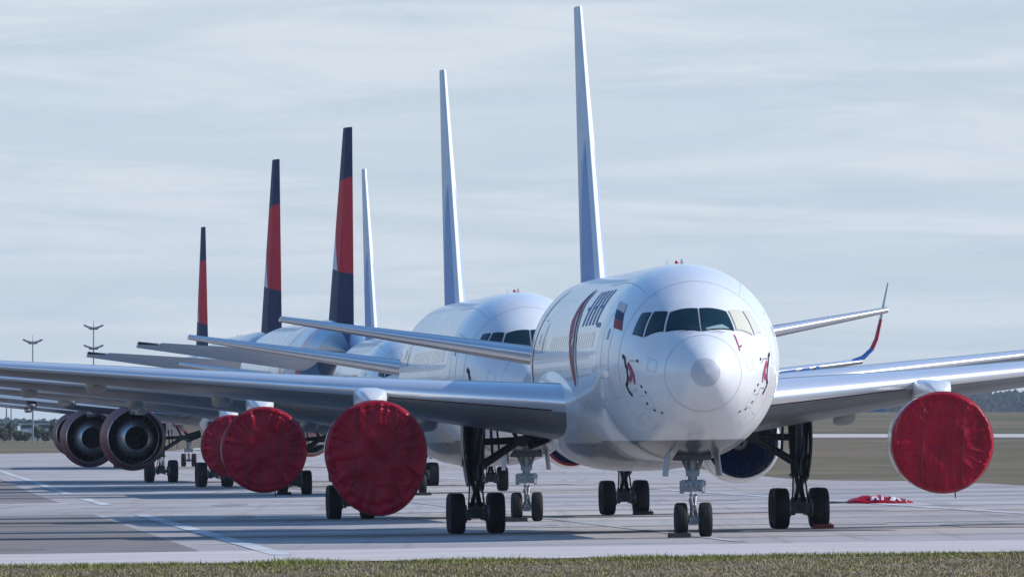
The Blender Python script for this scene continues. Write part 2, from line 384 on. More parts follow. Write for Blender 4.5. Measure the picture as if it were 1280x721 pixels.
# ------------------------------------------------------------------ airframe
def airfoil(c0, c1, tc, n=14, camber=0.008):
    """closed loop (chord fraction, thickness offset) of the slice c0..c1 of an airfoil"""
    def yt(x): return 5*tc*(0.2969*math.sqrt(max(x, 0))-0.1260*x-0.3516*x*x+0.2843*x**3-0.1036*x**4)
    xs = [c0+(c1-c0)*(0.5-0.5*math.cos(math.pi*i/n)) if c0 <= 0 else c0+(c1-c0)*i/n for i in range(n+1)]
    if c0 <= 0: xs = [c1*(i/n)**2 for i in range(n+1)]
    cm = lambda x: camber*4*x*(1-x)
    up = [(x, cm(x)+yt(x)) for x in xs]; lo = [(x, cm(x)-yt(x)) for x in xs]
    return up[::-1] + (lo[1:] if c0 <= 0 else lo)
def aero_piece(secs, c0, c1, n=14, droop=0.0, mseg=None):
    """secs: (origin, normal, chord, tc, twist) along the span; returns an MB"""
    b = MB(); rows = []
    for (o, nv, ch, tc_, tw) in secs:
        o = Vector(o); nv = Vector(nv); row = []
        hx = c0
        for (x, t) in airfoil(c0, c1, tc_, n):
            if droop: 
                dx = x-hx; t = t*1.0-dx*math.sin(droop); x = hx+dx*math.cos(droop)
            yy = (x*math.cos(tw)+t*math.sin(tw))*ch; nn = (-x*math.sin(tw)+t*math.cos(tw))*ch
            row.append(o + Vector((0, yy, 0)) + nv*nn)
        rows.append(row)
    b.grid(rows, close_u=True)
    if mseg:
        nc = len(rows[0]); b.m = [mseg[min(k//nc, len(mseg)-1)] for k in range(len(b.f))]
    b.poly(rows[0][::-1], b.m[0]); b.poly(rows[-1], b.m[-1]); return b
def lerp(a, b, t): return a+(b-a)*t

P767 = dict(nose=-28.4, ln=53.7,
 top=([0, .05, .2, .5, 1.1, 1.6, 2.35, 3.2, 4.5, 6.5, 9, 36, 44, 50, 53, 53.7], [4.4, 4.62, 4.84, 5.08, 5.40, 5.57, 6.06, 6.58, 7.02, 7.31, 7.4, 7.4, 7.4, 7.0, 6.5, 6.25]),
 bot=([0, .05, .2, .5, 1.1, 2, 3.2, 5, 7, 9, 36, 40, 45, 50, 53, 53.7], [4.4, 4.18, 3.95, 3.71, 3.36, 2.98, 2.6, 2.2, 2.04, 2.0, 2.0, 2.5, 3.6, 4.9, 5.65, 5.95]),
 wid=([0, .05, .2, .5, 1.1, 2, 3.2, 5, 7, 9, 36, 40, 44, 48, 51, 53.2, 53.7], [0.01, .24, .46, .70, 1.03, 1.45, 1.87, 2.28, 2.48, 2.515, 2.515, 2.35, 1.95, 1.35, .8, .35, .15]),
 mat='white_fuselage_paint', finmat='white_fin_paint',
 wing=dict(x0=2.2, x1=22.9, le0=-8.8, sw=0.675, z0=3.68, dih=0.083, ch=[(2.2, 10.4), (8.0, 6.9), (22.9, 2.45)], tc=(0.14, 0.10), tw=(R(5.3), R(2.3))),
 winglet=True, fair=(6.0, 11.8, 15.4), belly=(-12.0, 9.5, 2.78, 1.72, 4.2),
 eng=dict(x=7.93, y=-10.0, z=2.42, r=1.38, ln=3.9, rn=1.12),
 stab=dict(x0=0.9, x1=9.3, le0=16.6, sw=0.76, z0=5.05, dih=0.166, c0=5.8, c1=1.7, tc=0.105, droop=0.0),
 fin=dict(z0=6.9, z1=15.85, le0=14.9, sw=0.92, c0=9.4, c1=2.9, tc=0.072),
 gear=dict(x=4.65, axles=(-0.71, 0.71), hw=0.57, r=0.585, w=0.45, top=3.25), nose_gear=dict(y=-22.76, r=0.47, w=0.34, hw=0.33, top=2.5))
P777 = dict(nose=-31.8, ln=62.8,
 top=([0, .1, .5, 1.5, 3, 5, 8, 12, 43, 52, 58, 62, 62.8], [4.9, 5.4, 5.9, 6.6, 7.5, 8.3, 8.75, 8.8, 8.8, 8.75, 8.2, 7.4, 7.1]),
 bot=([0, .1, .5, 1.5, 3, 5, 8, 12, 43, 48, 54, 60, 62.8], [4.9, 4.4, 4.0, 3.5, 3.05, 2.75, 2.6, 2.6, 2.6, 3.4, 5.0, 6.3, 6.85]),
 wid=([0, .1, .5, 1.5, 3, 5, 8, 12, 43, 48, 53, 58, 62, 62.8], [.02, .45, .9, 1.5, 2.15, 2.7, 3.05, 3.1, 3.1, 2.8, 2.1, 1.25, .45, .2]),
 rudder=R(8), mat='navy_tail_fuselage_paint', finmat='navy_fin_paint',
 wing=dict(x0=2.7, x1=30.4, le0=-12.2, sw=0.66, z0=3.95, dih=0.088, ch=[(2.7, 15.0), (10.0, 9.0), (30.4, 2.4)], tc=(0.095, 0.07), tw=(R(0.6), R(0.2))),
 winglet=False, fair=(7.0, 13.2, 18.6, 23.6), belly=(-16.0, 11.0, 3.3, 2.25, 5.0),
 eng=dict(x=9.4, y=-13.0, z=2.62, r=1.78, ln=5.6, rn=1.52),
 stab=dict(x0=1.2, x1=10.75, le0=19.5, sw=0.78, z0=6.2, dih=0.115, c0=8.2, c1=2.5, tc=0.09, droop=0.0, tw=R(-5.5)),
 fin=dict(z0=8.2, z1=18.5, le0=14.6, sw=1.11, c0=11.4, c1=3.9, tc=0.062),
 gear=dict(x=5.49, axles=(-1.45, 0.0, 1.45), hw=0.70, r=0.66, w=0.50, top=3.5), nose_gear=dict(y=-25.9, r=0.55, w=0.40, hw=0.42, top=3.0))

def fus_fn(P):
    T = pchip(*P['top']); B = pchip(*P['bot']); W = pchip(*P['wid'])
    def S(t, a):
        zt = T(t); zb = B(t); return Vector((W(t)*math.sin(a), P['nose']+t, (zt+zb)/2+(zt-zb)/2*math.cos(a)))
    return S
def fus_normal(S, t, a):
    e = 0.02; n = (S(t, a+e)-S(t, a-e)).cross(S(t+e, a)-S(max(t-e, 0.001), a))
    n.normalize(); c = S(t, a)-S(t, a+math.pi)
    return n if n.dot(c) > 0 else -n
def fus_patch(S, q, off=0.008, nu=6, nv=6, b=None, mi=0):
    b = b or MB(); rows = []
    for i in range(nu+1):
        u = i/nu; row = []
        for j in range(nv+1):
            v = j/nv
            t = (q[0][0]*(1-u)+q[1][0]*u)*(1-v)+(q[3][0]*(1-u)+q[2][0]*u)*v
            a = (q[0][1]*(1-u)+q[1][1]*u)*(1-v)+(q[3][1]*(1-u)+q[2][1]*u)*v
            row.append(S(t, a)+fus_normal(S, t, a)*off)
        rows.append(row)
    b.grid(rows, mi); return b
def fus_ribbon(S, pts, wid, off=0.008, b=None, mi=0, sub=5):
    b = b or MB(); pp = []
    for k in range(len(pts)-1):
        for i in range(sub): pp.append((lerp(pts[k][0], pts[k+1][0], i/sub), lerp(pts[k][1], pts[k+1][1], i/sub)))
    pp.append(pts[-1]); rows = []
    P = [S(*p)+fus_normal(S, *p)*off for p in pp]
    for k, p in enumerate(pp):
        d = (P[min(k+1, len(P)-1)]-P[max(k-1, 0)]).normalized(); s = d.cross(fus_normal(S, *p))
        wd = wid*(1 if 0 < k < len(P)-1 else 0.5); rows.append([P[k]-s*wd/2, P[k]+s*wd/2])
    b.grid(rows, mi); return b

def make_wheel(name, parent, c, r, wd, n=40):
    b = MB(); h = wd/2; x, y, z = c
    prof = [(-h*0.72, r*0.52), (-h*0.98, r*0.66), (-h, r*0.80), (-h*0.86, r*0.94), (-h*0.55, r*0.992), (-h*0.30, r), (-h*0.28, r*0.975), (-h*0.20, r*0.975), (-h*0.18, r), (h*0.18, r), (h*0.20, r*0.975), (h*0.28, r*0.975), (h*0.30, r), (h*0.55, r*0.992), (h*0.86, r*0.94), (h, r*0.80), (h*0.98, r*0.66), (h*0.72, r*0.52)]
    b.lathe(prof, c, 'X', n, 0)
    for sg in (-1, 1):
        b.lathe([(sg*h*0.72, r*0.52), (sg*h*0.66, r*0.46), (sg*h*0.25, r*0.40), (sg*h*0.25, r*0.16), (sg*h*0.62, r*0.14), (sg*h*0.62, 0.002)], c, 'X', n, 1)
    return b.build(name, ['rubber', 'rim_metal'], parent)

def make_engine(root, P, sg, style):
    E = P['eng']; r, ln = E['r'], E['ln']; c = (sg*E['x'], E['y'], E['z'])
    shell = {'white': 'white_paint', 'navy': 'nacelle_navy', 'red': 'nacelle_red'}[style.get('shell', 'white')]
    b = MB(); pr = [(0.18, r*0.925), (0.5, r*0.965), (1.1, r*0.995), (1.7, r), (2.4, r*0.985), (ln*0.78, r*0.93), (ln*0.92, lerp(r*0.93, E['rn'], .75)), (ln, E['rn'])]
    inn = [(ln, E['rn']*0.965), (ln*0.8, r*0.82), (ln*0.5, r*0.80), (1.3, r*0.82), (0.7, r*0.80), (0.18, r*0.835)]
    b.lathe(pr, c, n=64, mi=0); b.lathe(inn, c, n=64, mi=1)
    b.lathe([(ln, E['rn']), (ln+0.015, E['rn']*0.983), (ln, E['rn']*0.965)], c, n=64, mi=2)
    e = b.build('engine', [shell, 'duct_dark', 'bare_metal'], root)
    b = MB(); b.lathe([(0.18, r*0.835), (0.08, r*0.845), (0.0, r*0.875), (0.03, r*0.905), (0.18, r*0.925)], c, n=64)
    b.build('inlet_lip', style.get('lip', 'bare_metal'), e)
    # fan
    b = MB(); yf = c[1]+1.15
    b.lathe([(1.3, r*0.80), (1.3, 0.05)], c, n=48, mi=1)
    nb = 30
    for k in range(nb):
        a = 2*math.pi*k/nb; rows = []
        for i in range(5):
            q = lerp(0.28, r*0.795, i/4); tw = lerp(R(25), R(62), i/4); hc = lerp(0.12, 0.20, i/4)
            er = Vector((math.sin(a), 0, math.cos(a))); et = Vector((math.cos(a), 0, -math.sin(a)))
            m_ = Vector((c[0], yf, c[2]))+er*q; d = et*math.sin(tw)*hc+Vector((0, math.cos(tw)*hc, 0))
            rows.append([m_-d, m_+d])
        b.grid(rows, 0)
    b.build('fan', ['fan_blue', 'matt_black'], e, fix=False)
    b = MB(); b.lathe([(0.62, 0.004), (0.7, 0.10), (0.9, 0.22), (1.2, 0.31)], c, n=32); b.build('spinner', 'fairing_grey', e)
    # core
    b = MB(); k = r/1.38
    b.lathe([(ln*0.55, r*0.56), (ln*0.8, r*0.60), (ln, r*0.56), (ln+0.9*k, r*0.40), (ln+1.15*k, r*0.355)], c, n=48, mi=0)
    b.lathe([(ln+1.15*k, r*0.345), (ln+0.7*k, r*0.33), (ln+0.2, r*0.3), (ln+0.2, 0.02)], c, n=48, mi=1)
    for q in range(10):     # stiffener rings and vane lines on the duct wall
        a = 2*math.pi*q/10+0.2; er = Vector((math.sin(a), 0, math.cos(a))); o = Vector(c)
        b.tube(o+er*r*0.58+Vector((0, ln*0.9, 0)), o+er*r*0.81+Vector((0, ln*0.75, 0)), 0.03, n=6, mi=0)
    b.build('core_cowl', ['burnt_metal', 'matt_black'], e)
    b = MB(); b.lathe([(ln+1.15*k+0.35, 0.003), (ln+0.9*k, r*0.14), (ln+0.3, r*0.2), (ln+0.2, r*0.2)], c, n=32); b.build('exhaust_plug', 'matt_black', e)
    # pylon
    W = P['wing']; le = W['le0']+(E['x']-W['x0'])*W['sw']; zl = W['z0']+(E['x']-W['x0'])*W['dih']
    st = [(c[1]+0.55, r*0.95, r*1.02, .10), (c[1]+1.1, r*0.9, r*1.20, .34), (c[1]+1.9, r*0.9, max(r*1.26, (zl-c[2])*0.93), .42), (le-0.1, r*0.9, zl-c[2]+0.06, .40), (le+0.9, r*0.75, zl-c[2]-0.02, .36), (c[1]+ln, r*0.70, zl-c[2]-0.12, .32), (c[1]+ln+1.4*k, r*0.80, zl-c[2]-0.25, .22), (c[1]+ln+2.6*k, zl-c[2]-0.55, zl-c[2]-0.42, .06)]
    b = MB(); rows = []
    for (y, z0, z1, hw) in st:
        row = []
        for j in range(16):
            a = 2*math.pi*j/16; cx, cz = math.cos(a), math.sin(a)
            cx = math.copysign(abs(cx)**0.5, cx); cz = math.copysign(abs(cz)**0.5, cz)
            row.append((c[0]+hw*cx, y, c[2]+(z0+z1)/2+(z1-z0)/2*cz))
        rows.append(row)
    b.grid(rows, close_u=True); b.poly(rows[0]); b.poly(rows[-1]); b.build('pylon', style.get('pylon', 'white_paint'), e)
    return e

def make_wing(root, P, sg):
    W = P['wing']; secs = []
    n = 16
    for i in range(n+1):
        x = lerp(W['x0'], W['x1'], i/n); q = i/n
        for (xa, ca), (xb, cb) in zip(W['ch'], W['ch'][1:]):
            if xa <= x <= xb+1e-6: ch = lerp(ca, cb, (x-xa)/(xb-xa)); break
        z = W['z0']+(x-W['x0'])*W['dih']
        secs.append(((sg*x, W['le0']+(x-W['x0'])*W['sw'], z), (-sg*W['dih'], 0, 1), ch, lerp(*W['tc'], q), lerp(*W['tw'], q)))
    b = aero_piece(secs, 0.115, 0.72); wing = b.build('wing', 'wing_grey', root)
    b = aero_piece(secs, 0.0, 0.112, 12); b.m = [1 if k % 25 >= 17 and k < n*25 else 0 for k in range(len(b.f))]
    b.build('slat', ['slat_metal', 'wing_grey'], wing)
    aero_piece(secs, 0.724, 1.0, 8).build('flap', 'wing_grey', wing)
    def at(x):
        q = (x-W['x0'])/(W['x1']-W['x0']); k = q*n; i = min(int(k), n-1); f = k-i
        o = Vector(secs[i][0]).lerp(Vector(secs[i+1][0]), f); ch = lerp(secs[i][2], secs[i+1][2], f)
        return o, ch, lerp(*W['tc'], q), lerp(*W['tw'], q)
    # maroon strip along the lower lip of the inboard slat
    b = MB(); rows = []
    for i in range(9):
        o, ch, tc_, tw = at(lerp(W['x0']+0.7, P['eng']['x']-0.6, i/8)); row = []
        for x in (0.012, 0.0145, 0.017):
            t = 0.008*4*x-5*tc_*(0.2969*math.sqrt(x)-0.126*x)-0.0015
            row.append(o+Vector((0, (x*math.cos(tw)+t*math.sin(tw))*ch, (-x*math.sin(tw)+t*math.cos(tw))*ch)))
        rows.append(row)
    b.grid(rows); b.build('slat_strip', 'strip_maroon', wing, fix=False)
    for x in P['fair']:
        o, ch, tc_, tw = at(x); b = MB(); rows = []
        y0 = o.y+ch*0.50; L_ = ch*0.42+1.0
        for i in range(13):
            u = i/12; rr = (0.02+0.98*math.sin(math.pi*min(1, u*0.94+0.05))**0.6)
            yy = y0+u*L_; zz = o.z-0.035*ch-(yy-o.y)*math.sin(tw)
            sq = lambda c_: math.copysign(abs(c_)**0.55, c_)
            rows.append([(o.x+0.30*rr*sq(math.cos(a)), yy, zz+0.21*rr*sq(math.sin(a))) for a in [2*math.pi*j/20 for j in range(20)]])
        b.grid(rows, close_u=True); b.poly(rows[0]); b.poly(rows[-1]); b.build('flap_fairing', 'fairing_grey', wing)
    if P['winglet']:
        o, ch, tc_, tw = at(W['x1']); ss = []
        for (dx, dz, dy, c_) in ((-1.2, -0.12, -0.8, 1.08), (-0.5, -0.04, -0.3, 1.02), (0.1, 0.16, 0.2, .94), (0.55, 0.55, 0.65, .82), (0.82, 1.05, 1.1, .72), (1.10, 2.0, 1.85, .55), (1.55, 3.75, 2.9, .28)):
            ss.append([Vector((o.x+sg*dx, o.y+dy, o.z+dz)), None, ch*c_, 0.09, 0.0])
        for k in range(len(ss)):
            d = ss[min(k+1, len(ss)-1)][0]-ss[max(k-1, 0)][0]; ss[k][1] = Vector((-sg*d.z, 0, sg*d.x*sg)).normalized() if True else None
            if ss[k][1].z < 0: ss[k][1] = -ss[k][1]
        b = aero_piece([tuple(s_) for s_ in ss], 0.0, 1.0, 12, mseg=[0, 1, 1, 2, 2, 3])
        b.build('winglet', ['slat_metal', 'blue_paint', 'red_paint', 'grey_paint'], wing)
    return wing, at

def make_main_gear(root, P, sg):
    G = P['gear']; x = sg*G['x']; r = G['r']; zt = G['top']; A = G['axles']
    b = MB()
    b.tube((x, 0, zt), (x, 0, 2.3), 0.29, 0.27, 20); b.tube((x, 0, 2.3), (x, 0, 1.55), 0.25, 0.22, 20); b.tube((x, 0, 1.58), (x, 0, 1.50), 0.27, n=20)
    b.tube((x, 0, 1.55), (x, 0, r), 0.14, n=16, mi=1)
    b.tube((x, A[0]-0.15, r), (x, A[-1]+0.15, r), 0.15, n=14)
    for y in A: b.tube((x-G['hw'], y, r), (x+G['hw'], y, r), 0.10, n=12)
    b.box((x, 0, r+0.1), (0.42, 0.5, 0.42)); b.box((x, A[0], r), (0.5, 0.30, 0.30))
    b.tube((x-0.2, A[0]+0.05, r-0.16), (x-0.2, A[-1], r-0.16), 0.045, n=8); b.tube((x+0.2, A[0]+0.05, r-0.16), (x+0.2, A[-1], r-0.16), 0.045, n=8)
    # torque links
    for s in (-1, 1):
        b.tube((x+0.11*s, -0.22, 1.62), (x+0.04*s, -0.52, 1.18), 0.06, n=8); b.tube((x+0.04*s, -0.52, 1.18), (x+0.13*s, -0.18, 0.78), 0.06, n=8)
    for (dx, dy, rr) in ((0.24, -0.22, .04), (-0.26, -0.16, .035), (-0.1, -0.30, .03), (0.12, -0.31, .025), (0.3, 0.1, .03)):
        b.tube((x+dx, dy, zt-0.2), (x+dx*0.7, dy, 1.45), rr, n=8)
    b.tube((x-0.38, -0.05, 2.05), (x+0.38, -0.05, 2.05), 0.09, n=10)
    b.tube((x+0.16, -0.26, 1.5), (x+0.22, A[0], r+0.16), 0.028, n=6); b.tube((x-0.17, -0.26, 1.55), (x-0.24, A[0], r+0.14), 0.024, n=6)
    for dy, z0 in ((-0.33, 2.9), (-0.30, 2.4)):                       # slack hydraulic hoses down the leg
        pts = [(x+0.10+0.06*math.sin(q*7+dy*20), dy, lerp(z0, 1.3, q)) for q in lin(0, 1, 9)]
        for p, q in zip(pts, pts[1:]): b.tube(p, q, 0.018, n=6, mi=2)
    for y in A:
        for s in (-1, 1): b.tube((x+s*(G['hw']-G['w']*0.62), y, r), (x+s*(G['hw']-G['w']*0.38), y, r), r*0.42, n=18, mi=2)   # brake packs
    g = b.build('main_gear', ['gear_dark', 'bare_metal', 'gear_grey'], root)
    xi = sg*(abs(x)-2.35)
    b = MB(); b.tube((x-sg*0.2, -0.1, 1.95), (x-sg*1.25, -0.1, 2.62), 0.12, 0.11, 12); b.tube((x-sg*1.2, -0.1, 2.6), (xi, -0.1, 2.95), 0.13, 0.16, 12)
    b.tube((x-sg*0.25, -0.1, 2.62), (x-sg*1.3, -0.1, 2.66), 0.10, 0.10, 10); b.tube((x-sg*1.25, -0.1, 2.64), (x-sg*0.9, 0.1, 3.3), 0.06, n=8)
    b.box((x-sg*1.3, -0.1, 2.63), (0.34, 0.3, 0.30)); b.tube((x-sg*1.75, -0.2, 2.5), (x-sg*1.4, -0.2, 3.0), 0.07, n=8)
    b.tube((x-sg*1.55, 0.2, 2.45), (xi, 0.3, 2.75), 0.10, n=8); b.tube((x-sg*0.5, -0.3, 2.05), (x-sg*0.45, -0.3, 3.1), 0.04, n=8)
    b.tube((x-sg*0.7, -0.25, 2.2), (x-sg*0.62, -0.3, 3.1), 0.03, n=8); b.tube((x-sg*0.95, 0, 2.4), (x-sg*0.95, 0, 1.98), 0.02, n=6)
    b.build('side_brace', 'gear_dark', g)
    b = MB(); b.tube((x, -0.1, 1.9), (x-sg*0.1, -2.1, 3.15), 0.10, n=10); b.build('drag_brace', 'gear_dark', g)
    b = MB()   # leg door outboard, a thin curved plate
    rows = [[(x+sg*(0.30+0.06*math.sin(math.pi*v)+k*0.05-0.10*(1-v)), lerp(-0.75, 0.75, u), lerp(1.35+0.25*abs(u-.5), zt-0.05, v)) for u in (0, .25, .5, .75, 1)] for v in (0, .2, .4, .6, .8, 1) for k in (0,)]
    rows2 = [[(p[0]+sg*0.05, p[1], p[2]) for p in r_] for r_ in rows]
    b.grid(rows); b.grid(rows2); b.grid([rows[0], rows2[0]]); b.grid([rows[-1], rows2[-1]])
    b.grid([[r_[0] for r_ in rows], [r_[0] for r_ in rows2]]); b.grid([[r_[-1] for r_ in rows], [r_[-1] for r_ in rows2]])
    b.build('leg_door', 'gear_dark', g)
    for y in A:
        for s in (-1, 1): make_wheel('wheel', g, (x+s*G['hw'], y, r), r, G['w'])
    return g

def make_nose_gear(root, P):
    G = P['nose_gear']; y = G['y']; r = G['r']; zt = G['top']; b = MB()
    b.tube((0, y, zt+0.3), (0, y, 1.25), 0.135, 0.125, 16, mi=0); b.tube((0, y, 1.25), (0, y, r), 0.085, n=14, mi=1)
    b.tube((0, y, 1.05), (0, y, 0.92), 0.11, n=14, mi=2)
    b.tube((-G['hw'], y, r), (G['hw'], y, r), 0.075, n=12, mi=0)
    b.box((0, y, r), (0.24, 0.26, 0.26), 0)
    for s in (-1, 1):
        b.tube((s*0.10, y-0.05, 1.75), (s*0.46, y+0.1, zt+0.1), 0.06, n=10, mi=0)
        b.tube((s*0.22, y-0.12, 1.55), (s*0.22, y-0.12, 1.22), 0.085, n=12, mi=0)
        b.tube((s*0.30, y-0.05, 1.52), (s*0.30, y-0.05, 1.18), 0.06, n=10, mi=0)
        b.tube((s*0.07, y-0.12, 1.15), (s*0.03, y-0.36, 0.85), 0.035, n=8, mi=0); b.tube((s*0.03, y-0.36, 0.85), (s*0.08, y-0.1, 0.55), 0.035, n=8, mi=0)
        b.tube((s*0.16, y-0.1, 1.7), (s*0.18, y-0.1, zt), 0.025, n=6, mi=0)
    b.box((0, y-0.02, 1.38), (0.56, 0.30, 0.30), 0); b.box((0, y, 1.72), (0.34, 0.28, 0.16), 0)
    b.tube((0, y+0.05, 1.55), (0, y+1.9, zt+0.1), 0.08, n=10, mi=0)
    b.box((0, y+0.1, 2.15 if zt < 2.8 else 2.72), (0.95, 1.5, 0.16), 3)  # dark block added where the wheel bay opening lies in shade
    g = b.build('nose_gear', ['gear_grey', 'chrome', 'hydraulic_red', 'gear_dark'], root)
    for s in (-1, 1):
        k = MB(); k.lathe([(0, 0.004), (-0.03, 0.06), (-0.02, 0.10), (0.10, 0.085), (0.14, 0.02)], (s*0.14, y-0.24, 1.40), n=20); k.build('landing_lamp', 'lamp_glass', g)
        d = MB(); d.box((s*0.68, y+0.1, zt-0.38), (0.045, 1.7, 0.95), 0, Matrix.Rotation(R(-6*s), 3, 'Y')); d.build('gear_door', 'grey_paint', g)
        make_wheel('wheel', g, (s*G['hw'], y, r), r, G['w'])
    return g

def make_airliner(P, name, label, X, Y, fwd, roll, group, engines, marks=False):
    """fwd: unit heading (x, y) of the nose in the world"""
    phi = math.atan2(fwd[0], -fwd[1])
    root = thing(name, label, 'airliner', (X, Y, ground_z(X, Y)+0.03), (0, roll, phi), group)
    S = fus_fn(P); ln = P['ln']
    ts = [0.0, .01, .03, .06, .1, .15, .22, .3, .4, .52, .66, .82, 1.0, 1.2, 1.4, 1.6, 1.8, 2.0, 2.2, 2.4, 2.6, 2.8, 3.0, 3.2, 3.5, 3.8, 4.2, 4.6, 5, 5.5, 6, 6.6, 7.2, 8, 9, 10]
    ts += lin(11.5, ln*0.64, 16)+lin(ln*0.66, ln-0.5, 30)+[ln-0.25, ln]
    b = MB(); na = 96; rows = [[S(t, -math.pi+2*math.pi*k/na) for k in range(na)] for t in ts]
    b.grid(rows, close_u=True); b.poly(rows[0]); b.poly(rows[-1])
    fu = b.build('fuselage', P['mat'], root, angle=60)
    # wing-body fairing
    y0, y1, hw, zb, zt = P['belly']; b = MB(); rows = []
    for i in range(25):
        u = i/24; k = math.sin(math.pi*min(1, max(0, u)))**0.55 if 0 < u < 1 else 0.0
        k = 0.12+0.88*k; zc = zt-0.3; row = []
        for j in range(40):
            a = math.pi*2*j/40; cx, cz = math.cos(a), math.sin(a)
            cx = math.copysign(abs(cx)**0.7, cx); cz = math.copysign(abs(cz)**0.75, cz)
            row.append((hw*cx*(0.72+0.28*k), lerp(y0, y1, u), zc+(zc-zb)*cz*k*(1 if cz < 0 else 0.55)))
        rows.append(row)
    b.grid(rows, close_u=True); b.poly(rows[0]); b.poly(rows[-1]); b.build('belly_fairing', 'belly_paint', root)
    # tail plane
    Fp = P['fin']
    def fsec(z): 
        q = (z-Fp['z0'])/(Fp['z1']-Fp['z0']); return ((0, Fp['le0']+(z-Fp['z0'])*Fp['sw'], z), (1, 0, 0), lerp(Fp['c0'], Fp['c1'], q), Fp['tc'], 0.0)
    fs = [fsec(z) for z in lin(Fp['z0'], Fp['z1'], 10)]
    def no_camber(secs, c0, c1, n, **k):
        global airfoil
        old = airfoil; airfoil = lambda a, b_, t, n_=14: old(a, b_, t, n_, 0.0)
        r_ = aero_piece(secs, c0, c1, n, **k); airfoil = old; return r_
    fin = no_camber(fs, 0.0, 0.69, 16).build('tail_fin', P['finmat'], root)
    no_camber(fs, 0.694, 1.0, 6, droop=P.get('rudder', 0.0)).build('rudder', P['finmat'], fin)
    T_ = P['stab']
    for sg in (-1, 1):
        ss = []
        for x in lin(T_['x0'], T_['x1'], 9):
            q = (x-T_['x0'])/(T_['x1']-T_['x0']); ss.append(((sg*x, T_['le0']+(x-T_['x0'])*T_['sw'], T_['z0']+(x-T_['x0'])*T_['dih']), (-sg*T_['dih'], 0, 1), lerp(T_['c0'], T_['c1'], q), T_['tc'], T_.get('tw', R(1.0))))
        st = no_camber(ss, 0.09, 0.70, 12).build('tailplane', 'pylon_blue_grey' if 'tw' in T_ else 'wing_grey', root)
        no_camber(ss, 0.0, 0.088, 10).build('leading_edge', 'slat_metal', st)
        no_camber(ss[:-1], 0.705, 1.0, 6, droop=T_['droop']).build('elevator', 'pylon_blue_grey' if 'tw' in T_ else 'wing_grey', st)
        tip = ss[-1]; tp = ss[-2]
        no_camber([tuple([Vector(tp[0]).lerp(Vector(tip[0]), .12), *tip[1:]]), tip], 0.705, 1.0, 6).build('tip_fairing', 'black_paint' if 'tw' in T_ else 'slat_metal', st)
    for sg in (-1, 1):
        make_wing(root, P, sg)
        make_engine(root, P, sg, engines[0 if sg < 0 else 1])
        make_main_gear(root, P, sg)
    make_nose_gear(root, P)
    # aerials and beacon on the crown
    for (t, h, mname, nm) in ((8.2, 0.12, 'grey_paint', 'antenna'), (14.0, 0.16, 'white_paint', 'antenna')):
        b = MB(); p = S(t, 0); b.grid([[(p.x-0.03, p.y, p.z-0.02), (p.x+0.03, p.y, p.z-0.02), (p.x+0.03, p.y+0.5, p.z-0.02), (p.x-0.03, p.y+0.5, p.z-0.02)], [(p.x-0.012, p.y+0.3, p.z+h), (p.x+0.012, p.y+0.3, p.z+h), (p.x+0.012, p.y+0.52, p.z+h), (p.x-0.012, p.y+0.52, p.z+h)]], close_u=True)
        b.poly(b.v[4:8]); b.build(nm, mname, fu)
    b = MB(); p = S(10.5, 0); b.lathe([(-0.03, 0.055), (0.05, 0.055), (0.09, 0.035), (0.10, 0.003)], tuple(p), 'Z', 16); b.build('beacon', 'beacon_red', fu)
    if P['mat'] != 'white_fuselage_paint':
        return root
    # ---- nose furniture of the white twins
    WIN = [[(2.40, .035), (2.52, .45), (2.0, .655), (1.42, .035)], [(2.62, .51), (2.95, .69), (2.58, 1.02), (2.10, .715)], [(3.05, .735), (3.42, .84), (3.26, 1.12), (2.70, 1.055)]]
    def grow(q, g):
        ct = sum(p[0] for p in q)/4; ca = sum(p[1] for p in q)/4
        return [(ct+(p[0]-ct)*g, ca+(p[1]-ca)*g) for p in q]
    for sg in (-1, 1):
        for k, q in enumerate(WIN):
            q = [(t, sg*a) for t, a in q]
            f = fus_patch(S, grow(q, 1.09), 0.012, 6, 6).build('window_frame', 'seal_sunlit' if (sg > 0 and k > 0) else 'window_seal', fu, fix=False)  # sun-side frames paled, the washed-out light put into their colour
            fus_patch(S, q, 0.022, 6, 6).build('cockpit_window', 'glass_bright_reflection' if (sg > 0 and k > 0) else 'glass_dark', fu, fix=False)  # sun-side panes carry a bright reflection painted in as cream
        if sg > 0: fus_patch(S, [(1.60, .10), (1.95, .42), (1.93, .585), (1.50, .12)], 0.026, 4, 4).build('pane_patch', 'patch_pale', fu, fix=False)  # pale patch low on the right front pane
        # wiper
        b = fus_ribbon(S, [(1.40, sg*.07), (1.46, sg*.30), (1.60, sg*.50)], 0.035, 0.05); b.build('wiper', 'black_paint', fu, fix=False)
    # radome seam and tip
    b = fus_ribbon(S, [(1.08, a) for a in lin(-math.pi, math.pi, 25)], 0.022, 0.006, sub=3); b.build('radome_seam', 'panel_line', fu, fix=False)
    b = MB(); b.grid([[S(t, a)+fus_normal(S, t, a)*0.008 for a in lin(-math.pi, math.pi, 41)] for t in (0.004, .02, .05, .09, .135)]); b.build('radome_tip', 'radome_grey', fu, fix=False)
    for t in (3.9, 6.8, 12.4, 17.5, 31.5, 38.0):
        b = fus_ribbon(S, [(t, a) for a in lin(-2.4, 2.4, 21)], 0.025, 0.005, sub=3); b.build('skin_seam', 'panel_line', fu, fix=False)
